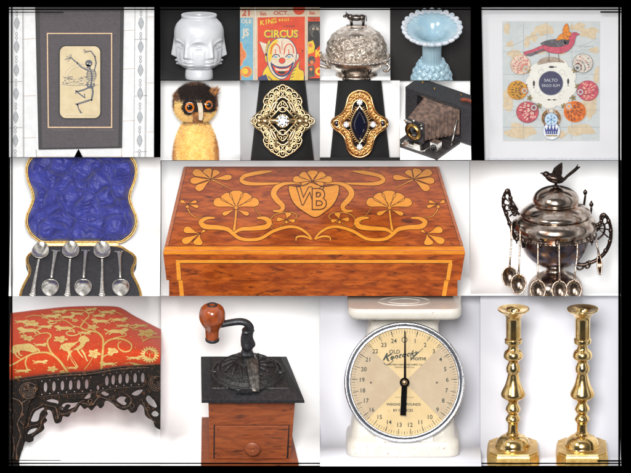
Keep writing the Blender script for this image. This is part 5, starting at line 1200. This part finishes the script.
# legs
def iprism(b, pts, y0, y1): b.prism([(u-85, 466-v) for u, v in pts], y0, y1)
leftp = [(p.x, p.y) for p in cr([(3, 382, 0), (20, 381, 0), (34, 380, 0), (38.6, 384, 0), (37, 394, 0), (32, 399, 0), (29, 406, 0), (27, 414, 0), (25, 424, 0), (23.6, 434, 0), (22.4, 444, 0), (20.6, 454, 0), (18.6, 461, 0), (18, 468, 0), (3, 468, 0), (4, 450, 0), (6, 420, 0), (3, 400, 0)], 4, True)]
b = MB(); iprism(b, leftp, 9, 20); b.build('leg', iron, root, bevel=1.6)
leg_ = [o for o in root.children if o.name.startswith('leg')]
b = MB()
for k in range(5): 
    r = 8.5-1.7*k; b.ell((28+r*.8*cos(R(72*k+20))-85, 8.4, 466-391+r*.8*sin(R(72*k+20))), (3.2, 1.2, 2.6), 10, 8, Matrix.Rotation(R(72*k), 3, 'Y')); b.tube([(28+r*cos(R(t))*1.05-85, 8.6-k*.35, 466-(391-r*.95*sin(R(t)))) for t in range(20+50*k, 330+50*k, 22)], 1.1, 8)
for p, r in (([(10, 398), (20, 402), (22, 412), (17, 424), (20, 436), (16, 450), (17, 462)], [1.6, 1.8, 1.6, 1.5, 1.4]), ([(6, 404), (12, 414), (11, 430), (14, 446), (12, 460)], 1.2), ([(20, 404), (27, 400)], 1.6), ([(24, 426), (19, 420), (24, 414)], 1.2)):
    b.tube(cr([(u-85, 8.6, 466-v) for u, v in p], 7), r, 8)
b.build('rose_relief', ironr, root)
b = MB(); iprism(b, [(p.x, p.y) for p in cr([(146, 368, 0), (166, 366, 0), (170, 380, 0), (172, 400, 0), (172, 440, 0), (166, 437, 0), (161, 424, 0), (160, 412, 0), (156, 402, 0), (151, 398, 0), (148, 386, 0)], 4, True)], 18, 27); b.build('leg', iron, root, bevel=1.4)
b = MB()
for k in range(4): r = 7.5-1.8*k; b.tube([(156+r*cos(R(t))-85, 17.6-k*.3, 466-(384-r*sin(R(t)))) for t in range(20+50*k, 330+50*k, 24)], 1.0, 8)
b.build('rose_relief', ironr, root)
# far legs, standing on the floor behind
for u, top, bot in ((150, 372, 418),):
    pass

# ---------------------------------------------------------------- 15: coffee grinder
TM = 27; sM, cM = sin(R(TM)), cos(R(TM))
root = thing('coffee_grinder', 'wooden box coffee grinder with black iron top and crank', 'coffee grinder', 250, 467, 2, tilt=TM, rect=R_mill)
wd_ = mk('red_brown_wood', (180, 94, 46), (148, 70, 34), .12, .5, stretch=(.25, 1, 1.6), dist=.8, lo=.35, hi=.65, c3=(86, 46, 30), sc3=.22, lo3=.54, hi3=.72, coat=.1, bump=.1)
wdd = mk('worn_brown_wood', (140, 74, 42), (104, 56, 36), .2, .6, c3=(70, 42, 32), sc3=.4, lo3=.55, hi3=.7); knm = mk('turned_orange_wood', (186, 88, 36), (150, 68, 32), .12, .25, c3=(110, 66, 40), sc3=.1, lo3=.58, hi3=.8, coat=.5)
ci = mk('black_cast_iron', (74, 74, 78), (54, 53, 56), .3, .38, .5, bump=.35, bsc=.9); cir = mk('ornate_cast_iron', (84, 82, 82), (48, 46, 46), .5, .4, .5, bump=.8, bsc=.3, bdist=1.4, dist=1.0, c3=(110, 96, 74), sc3=.9, lo3=.6, hi3=.72)
# local: picture v = 467-(y sM + z cM)
X = lambda u: u-250
b = MB()     # base board
b.hexa([(X(201), 0, -3), (X(298.6), 0, -3), (X(288), 98, -3), (X(201), 98, -3)], [(X(201), 0, 5), (X(298.6), 0, 5), (X(288), 98, 5), (X(201), 98, 5)])
b.build('base_board', wd_, root, bevel=.7)
y0 = 9; zt_ = (467-403-y0*sM)/cM
b = MB(); b.hexa([(X(209.6), y0, 5), (X(290.6), y0, 5), (X(284), y0+76, 5), (X(209), y0+76, 5)], [(X(208.6), y0, zt_), (X(295), y0, zt_), (X(285), y0+76, zt_), (X(206), y0+76, zt_)])
b.build('box', wd_, root, bevel=.6)
zv = lambda v, y: (467-v-y*sM)/cM
b = MB(); yd = y0-2.6; b.hexa([(X(214.6), yd, zv(459, yd)), (X(286.6), yd, zv(459, yd)), (X(286.6), yd+2.2, zv(459, yd)), (X(214.6), yd+2.2, zv(459, yd))], [(X(215), yd, zv(426, yd)), (X(288.6), yd, zv(426, yd)), (X(288.6), yd+2.2, zv(426, yd)), (X(215), yd+2.2, zv(426, yd))])
dr = b.build('drawer', wd_, root, bevel=.6)
b = MB(); b.prism([(X(213.8), zv(424.8, y0)), (X(289.4), zv(424.8, y0)), (X(288.4), zv(461, y0)), (X(213.2), zv(461, y0))], y0-.4, y0-.1); b.build('drawer_gap', dark, root)
b = MB(); b.T = Matrix.Translation((X(252.6), yd, zv(444.5, yd))) @ Matrix.Rotation(R(90), 4, 'X'); b.lathe([tuple(p) for p in cr([(3.4, 0), (3.6, 2), (3.6, 4), (6.4, 6), (7.8, 8.5), (7.4, 10.6), (4.8, 11.6), (1.6, 11.9), (1.2, 11.2), (.1, 11)], 4)], 32); b.build('knob', wd_, dr)
for x, v in ((218, 430), (285, 430), (218.4, 455), (284, 455), (212, 410), (291, 409)): b = MB(); b.ell((X(x), (yd if v > 420 else y0)-.1, zv(v, yd if v > 420 else y0)), (.7, .5, .7), 8, 6); b.build('nail', ci, root)
# iron top plate
yp0 = -3.5; yp1 = yp0+96; zp = zv(399.6, yp0)
def vy(v, z=None): return (467-v-(zp if z is None else z)*cM)/sM
yb = vy(356.4)
b = MB(); b.hexa([(X(201.8), yp0, zp-3.4), (X(304.6), yp0, zp-3.4), (X(286.6), yb, zp-3.4), (X(200.4), yb, zp-3.4)], [(X(202), yp0, zp-.6), (X(304.4), yp0, zp-.6), (X(286.4), yb, zp-.6), (X(200.6), yb, zp-.6)])
b.hexa([(X(202), yp0, zp-.6), (X(304.4), yp0, zp-.6), (X(286.4), yb, zp-.6), (X(200.6), yb, zp-.6)], [(X(211), yp0+17, zp+3), (X(290), yp0+17, zp+3), (X(280), yb-7, zp+3), (X(210), yb-7, zp+3)])
b.build('top_plate', ci, root)
b = MB(); b.hexa([(X(212), yp0+18.5, zp+2.9), (X(289), yp0+18.5, zp+2.9), (X(279.4), yb-8, zp+2.9), (X(211), yb-8, zp+2.9)], [(X(212.4), yp0+19, zp+3.8), (X(288.6), yp0+19, zp+3.8), (X(279), yb-8.4, zp+3.8), (X(211.4), yb-8.4, zp+3.8)]); b.build('cast_relief_panel', cir, root)
cx_, cy_ = X(247.6), (yp0+yb)/2+3
b = MB(); b.lathe([(36, zp+3), (36.5, zp+4.6), (34, zp+5.4), (33, zp+4.8), (32, zp+6.4), (29, zp+9.6), (24, zp+13), (17, zp+15.6), (11, zp+16.6), (9, zp+17.6), (8, zp+19)], 80, c=(cx_, cy_, 0), cap=True, sq=1.05); 
b.tube([(cx_+34.6*cos(R(t)), cy_+36*sin(R(t)), zp+5) for t in range(0, 360, 6)], 1.7, 8, closed=True)
b.tube([(cx_+28.6*cos(R(t)), cy_+30*sin(R(t)), zp+10.2) for t in range(0, 360, 6)], 1.1, 6, closed=True)
for t in range(0, 360, 24):
    b.tube([(cx_+(12+14*k/6)*cos(R(t+k*3)), cy_+(12+14*k/6)*1.05*sin(R(t+k*3)), zp+16.6-k*k*.12) for k in range(7)], [.8, 2.0, .9], 8)
b.build('hopper_dome', cir, root)
b = MB()
for t in range(0, 360, 5): b.ell((cx_+34.6*cos(R(t)), cy_+36.2*sin(R(t)), zp+6), (.9, .9, .7), 6, 5)
for x, y in ((-26, 16), (25, 16), (-33, 0), (33, -2)): b.ell((cx_+x, cy_+y, zp+10-abs(x)*.12), (4.4, 3, 2), 12, 8)
b.build('rope_edge', ci, root)
# sliding feed-door band
b = MB(); b.tube(cr([(cx_+3, cy_+10, zp+17.5), (cx_+4.6, cy_-6, zp+20.5), (cx_+6, cy_-22, zp+16), (cx_+7.2, cy_-33, zp+9), (cx_+7.6, cy_-40, zp+3.4)], 7), [4.6, 6, 6, 5.6, 4.2], 12, fx=1, fy=.55, up=(0, 0, 1))
b.tube(cr([(cx_+2, cy_+10, zp+19.4), (cx_+4, cy_-6, zp+23.4), (cx_+5.6, cy_-22, zp+19), (cx_+7, cy_-33, zp+12), (cx_+7.2, cy_-40, zp+6)], 7), 1.3, 8); b.build('feed_door', mk('worn_iron', (112, 106, 100), (70, 67, 65), .25, .34, .7, bump=.1, bsc=.5), root)
b = MB(); b.box((cx_-3, cy_-40, zp+4.4), (16, 3, 3)); b.ell((cx_-9, cy_-39, zp+5), (3.6, 2.4, 2.4), 10, 8); b.build('latch', ci, root)
# shaft, arm and knob : keep world-upright reading from picture
zs = lambda v, y: (467-v-y*sM)/cM
zsf = zp+18; ztop = zs(329, cy_)
b = MB(); b.lathe([tuple(p) for p in cr([(8, zsf-3), (6.6, zsf), (5.8, zsf+4), (6.2, zsf+6), (7, zsf+8), (5.8, zsf+10.5), (5.2, zsf+13), (6.8, zsf+16), (7.2, zsf+19), (5.6, ztop-5), (6.4, ztop-2), (5.4, ztop)], 5)], 28, c=(cx_, cy_, 0), fn=lambda r, a, z: (r+.7*sin(3*a+z*.4), z)); b.build('shaft', ci, root)
cr_ = b
b = MB(); b.tube(cr([(cx_, cy_, ztop-6), (cx_+2.6, cy_, ztop+1), (cx_-1, cy_, ztop+6.5), (cx_-8, cy_, ztop+8.4), (cx_-20, cy_, ztop+6.6), (cx_-30, cy_, ztop+4), (cx_-35, cy_, ztop+1.6)], 7), [4.6, 4.4, 4, 3.8, 3.6, 3.4], 12, fx=.9, fy=1.0)
arm = b.build('crank_arm', ci, root)
kx = X(212.4); kz = zs(339, cy_)
b = MB(); b.lathe([tuple(p) for p in cr([(6.4, kz), (6.8, kz+3), (7.0, kz+8), (7.8, kz+12), (10.6, kz+17), (13, kz+23), (13, kz+29), (11, kz+34.6), (7, kz+37.6), (5, kz+38.2)], 6)], 48, c=(kx, cy_, 0)); kn = b.build('crank_knob', knm, root)
b = MB(); b.lathe([(6.2, kz-2.2), (7, kz-1.4), (7.2, kz+.4), (6.6, kz+1.4)], 36, c=(kx, cy_, 0)); b.lathe([(5.4, kz+37.6), (5.2, kz+38.8), (3.4, kz+38.9), (3, kz+38), (.1, kz+38)], 30, c=(kx, cy_, 0)); b.build('ferrule', ci, kn)

# ---------------------------------------------------------------- 16: kitchen scale
root = thing('kitchen_scale', 'white enamel kitchen scale with round cream dial and chrome rim', 'kitchen scale', 404.5, 458, 8, rect=R_scale)
en = mk('chipped_white_enamel', (234, 229, 219), (228, 222, 210), .1, .35, c3=(170, 140, 108), sc3=.34, lo3=.645, hi3=.7, coat=.15, k=.66); chrm = mk('chrome_rim', (214, 216, 222), (186, 188, 194), .3, .12, 1)
dkr = mk('dark_rim_gap', (40, 40, 44), rough=.5)
TS = 12; MS = Matrix.Rotation(R(TS), 4, 'X')
def rr3(b, cx, cy, w_, d_, z, r=8, n=6):
    o = []
    for qx, qy, a in ((1, -1, -90), (1, 1, 0), (-1, 1, 90), (-1, -1, 180)):
        for k in range(n+1): t = R(a+90*k/n); o.append(b.v((cx+qx*(w_/2-r)+r*cos(t), cy+qy*(d_/2-r)+r*sin(t), z)))
    return o
def loftb(b, secs, cap=True):
    rows = [rr3(b, *s_) for s_ in secs]
    for A, B in zip(rows, rows[1:]):
        for k in range(len(A)): j = (k+1) % len(A); b.face((A[k], A[j], B[j], B[k]))
    if cap: b.face(rows[0][::-1], False); b.face(rows[-1], False)
b = MB(); b.T = MS; loftb(b, [(-1.5, 40, 110, 78, 0, 12), (-1.5, 40, 113, 80, 2, 12), (-1.5, 40, 113, 80, 12, 12), (-1.5, 40, 111, 78, 16, 12), (-1.5, 40, 105, 72, 19, 12), (-1.5, 42, 102, 70, 30, 12), (-1.5, 44, 96, 66, 44, 12), (-1.5, 46, 84, 60, 70, 12), (-1.5, 57, 72, 56, 120, 10), (0, 62, 66, 46, 140, 8)]); b.build('body', en, root)
b = MB(); b.prism(rrect(-29, 13, 29, 40, 3), -2, 22); b.build('dial_housing', en, root, bevel=.8)
b = MB(); yy = 26; b.T = MS
ZP = 148
loftb(b, [(0, yy+20, 108, 80, ZP-8, 10), (0, yy+20, 113, 86, ZP-5, 12), (0, yy+20, 114, 88, ZP+1, 12), (0, yy+20, 111, 85, ZP+3.6, 12)]); pl = b.build('platform', en, root)
b = MB(); b.T = MS; b.tube([(26*cos(R(t)), yy+14+20*sin(R(t)), ZP+3.7) for t in range(0, 360, 8)], .7, 6, closed=True); b.tube([(16*cos(R(t)), yy+14+12*sin(R(t)), ZP+3.7) for t in range(0, 360, 8)], .5, 6, closed=True); b.build('platform_ring', en, pl)
b = MB(); b.T = MS; loftb(b, [(0, 56, 70, 40, 130, 6), (0, 56, 66, 36, ZP-6, 6)]); b.build('neck', en, root)
# dial
dc = (0, -8, 458-382.4)
DT = Matrix.Translation(dc) @ Matrix.Rotation(R(90), 4, 'X')       # lathe axis points to the viewer
b = MB(); b.T = DT; b.lathe([(56, -20), (59.6, -18), (60, -1), (60.3, 1.2), (59.2, 2.6), (57.8, 2.0), (57, .2), (56.4, .2), (55.6, 2.0), (54.4, 2.4), (53.6, 1.2), (53.4, -3)], 160); bz = b.build('bezel', chrm, root)
b = MB(); b.T = DT; b.tube([(57.2*cos(R(t)), 57.2*sin(R(t)), .5) for t in range(0, 360, 3)], .8, 6, closed=True); b.build('bezel_groove', dkr, bz)
dcr = mk('dial_cream', (232, 202, 142), (224, 192, 130), .05, .55, c3=(214, 176, 112), sc3=.12, lo3=.6, hi3=.8); dtn = mk('dial_tan', (202, 178, 142), (194, 168, 130), .06, .55); dink = flat('dial_ink', (40, 56, 52)); dgr = mk('dial_green_tint', (180, 178, 128), (196, 176, 120), .06, .55); rust = mk('dial_rust_stain', (176, 134, 104), rough=.6)
b = MB(); b.f = lambda u, v, h=.2: Vector((u-404.5, -8-1.2-h+2, 458-v)); CX, CY = 404.5, 382.4
b.disc(CX, CY, 53.9, 0, 0, n=120)
for s_ in (1, -1):
    n_ = 30; pts = [(CX, CY)]+[(CX+s_*53.8*cos(R(-45+3*k)), CY+53.8*sin(R(-45+3*k))) for k in range(31)]; b.poly(pts, .12, 1)
for k in range(120):
    a = 2*PI*k/120; q = 49 if k % 5 else 48; L2 = 52
    b.line([(CX+49.2*cos(a), CY+49.2*sin(a)), (CX+52.6*cos(a), CY+52.6*sin(a))], .28 if k % 5 else .5, .25, 2)
for k in range(24): a = R(360*k/25-90); pass
for k in range(25):
    a = R(360*k/25-90); b.line([(CX+46.8*cos(a), CY+46.8*sin(a)), (CX+52.6*cos(a), CY+52.6*sin(a))], .55, .3, 2)
    if k: b.txt(str(k), CX+42.8*cos(a), CY+42.8*sin(a)+.3, 6.0, .35, 2, bold=.012, sx=.98)
b.arc(CX, CY-42.6, 2.6, 0, 360, .7, .35, 2, n=24)
b.txt('OLD', 394.6, 352, 5.4, .35, 2, bold=.014, sx=1.0)
for k, (ch, sz) in enumerate(zip('Kentucky', (10.5, 7.6, 7.6, 7.6, 7.6, 7.6, 7.6, 7.8))):
    b.txt(ch, (386.2, 391.6, 396, 399.6, 403.6, 408, 412, 416)[k], 357.8-k*.75-(0 if k else .4), sz, .35+.01*k, 2, bold=.028, shear=.35, rot=.16, sx=.98)
b.line([(p.x, p.y) for p in cr([(383.6, 362.6, 0), (387, 365, 0), (393, 361, 0), (391, 359.6, 0)], 5)], .6, .35, 2); b.line([(p.x, p.y) for p in cr([(413, 356.4, 0), (410.6, 360.6, 0), (414, 357, 0), (423, 348.4, 0)], 5)], .5, .35, 2)
b.txt('Home', 418.2, 358.4, 6.4, .36, 2, bold=.012, sx=1.0)
b.txt('WESTERN HARDWARE & MFG. CO.', 405, 364.8, 2.3, .35, 2, bold=.02, sx=.98); b.txt('CHICAGO, ILLINOIS, U.S.A.', 404.6, 367.4, 1.7, .35, 2, bold=.02)
b.txt('NOT LEGAL FOR USE IN TRADE', 404.5, 397.4, 1.3, .35, 2)
b.txt('WEIGHS 24 POUNDS', 403.6, 404.6, 3.5, .35, 2, bold=.02, sx=1.05); b.txt('BY OUNCES', 403, 410.6, 3.5, .35, 2, bold=.02, sx=1.05)
for u in (371, 437): b.disc(u, 382.6, 1.1, .3, 2, n=10); b.disc(u+.3, 382.4, .6, .4, 4, n=8)
b.build('dial_face', [dcr, dtn, dink, dgr, rust], root)
nb = mk('black_needle', (16, 15, 17), rough=.9, spec=.05)
b = MB(); b.prism([(.9-.2, 456.4-408), (-.8, 76), (-.1, 458-331), (.9, 458-331), (1.6, 76)], -14.6, -13.6); b.prism([(-3.2+.4, 75), (2.6, 75), (1.4, 458-415.5), (-4.4, 458-415.3)], -14.4, -13.4)
b.T = Matrix.Translation((0, -13.4, 75.6)) @ Matrix.Rotation(R(90), 4, 'X'); b.lathe([(4.8, 0), (4.8, 1.6), (4.2, 2.2), (.1, 2.4)], 32); nd = b.build('needle', nb, root)
b = MB(); b.T = Matrix.Translation((0, -15.4, 75.6)) @ Matrix.Rotation(R(90), 4, 'X'); b.lathe([(3, 0), (2.8, 1), (1.6, 1.5), (.1, 1.6)], 24); b.build('hub', mk('worn_brass_hub', (150, 124, 92), (110, 90, 66), .5, .3, .9), nd)

# ---------------------------------------------------------------- 17: candlesticks
brass = mk('polished_brass', (236, 206, 146), (204, 166, 100), .1, .1, 1, r2=.24, bump=.03, bsc=.25)
brassb = mk('satin_brass', (226, 192, 122), (200, 162, 92), .12, .42, 1, bump=.08, bsc=.6)
TC = 17; cC = cos(R(TC))
def candle(u, label):
    root = thing('candlestick', label, 'candlestick', u, 449, 24, tilt=TC, group='pair of brass candlesticks', rect=R_cand)
    z = lambda v: (449-v)/cC
    o = 25; c_ = 14
    octp = [(-o+c_*.6, -o), (o-c_*.6, -o), (o, -o+c_*.6), (o, o-c_*.6), (o-c_*.6, o), (-o+c_*.6, o), (-o, o-c_*.6), (-o, -o+c_*.6)]; octp = [(x, y*1.2) for x, y in octp]
    b = MB(); b.hexa([(x*1.05, y*1.03, -11) for x, y in octp], [(x*1.0, y*1.0, -.6) for x, y in octp]); b.hexa([(x*.99, y*.99, -.7) for x, y in octp], [(x*.96, y*.96, 1.4) for x, y in octp]); b.prismz([(x*.96, y*.96) for x, y in octp], 1.6, 2.6); b.build('base', brassb, root, bevel=.6)
    b = MB(); b.lathe([tuple(p) for p in cr([(20, 1), (20, 2), (18, 2.6), (17.4, 3.6), (16.8, 6.6), (14.8, 10.4), (11.4, 13.4), (8, 14.8), (6.4, 15.4), (7, 16.4), (5.6, 17.2)], 6)], 72, cap=False); b.build('domed_foot', brass, root)
    pr = [(5.6, 17.2), (5.2, z(430)), (5.2, z(424)), (6, z(422.5)), (7.5, z(419.4)), (6, z(416)), (4.8, z(414.4)), (6, z(412.6)), (7.6, z(409.2)), (6, z(405.4)), (4.9, z(403.4)), (5.2, z(401.6)), (8, z(399.4)), (11.6, z(396.6)), (12.2, z(393.4)), (10.6, z(389.6)), (8, z(384)), (6, z(377)), (5.4, z(373.4)), (6.8, z(371.6)), (7.2, z(368)), (6, z(364.6)), (5, z(362)), (6.4, z(360.4)), (9.4, z(357.6)), (9.8, z(355)), (8.6, z(351.6)), (5.8, z(349)), (5, z(346)), (5.6, z(344.4))]
    b = MB(); b.lathe([tuple(p) for p in cr(pr, 5)], 64, cap=False); b.build('turned_stem', brass, root)
    b = MB(); b.lathe([tuple(p) for p in cr([(5.6, z(344.4)), (8.4, z(343)), (8.7, z(341)), (8.7, z(339)), (7.6, z(338.2)), (7.4, z(337)), (7.5, z(322)), (7.6, z(318)), (9, z(315.4))], 4)], 64, cap=False); b.build('candle_socket', brass, root)
    b = MB(); b.lathe([tuple(p) for p in cr([(8.8, z(315.6)), (12, z(312.4)), (15.2, z(310.2)), (15.8, z(309.2)), (15.4, z(308.4)), (12, z(308.9)), (8.6, z(309.6)), (6.2, z(310.4))], 4)]+[(5.8, z(316)), (5.6, z(325)), (.1, z(325))], 64, cap=False); b.build('drip_pan', brass, root)
candle(513.3, 'left one of the two tall polished brass candlesticks')
candle(582.4, 'right one of the two tall polished brass candlesticks, beside the frame edge')
clip_all()
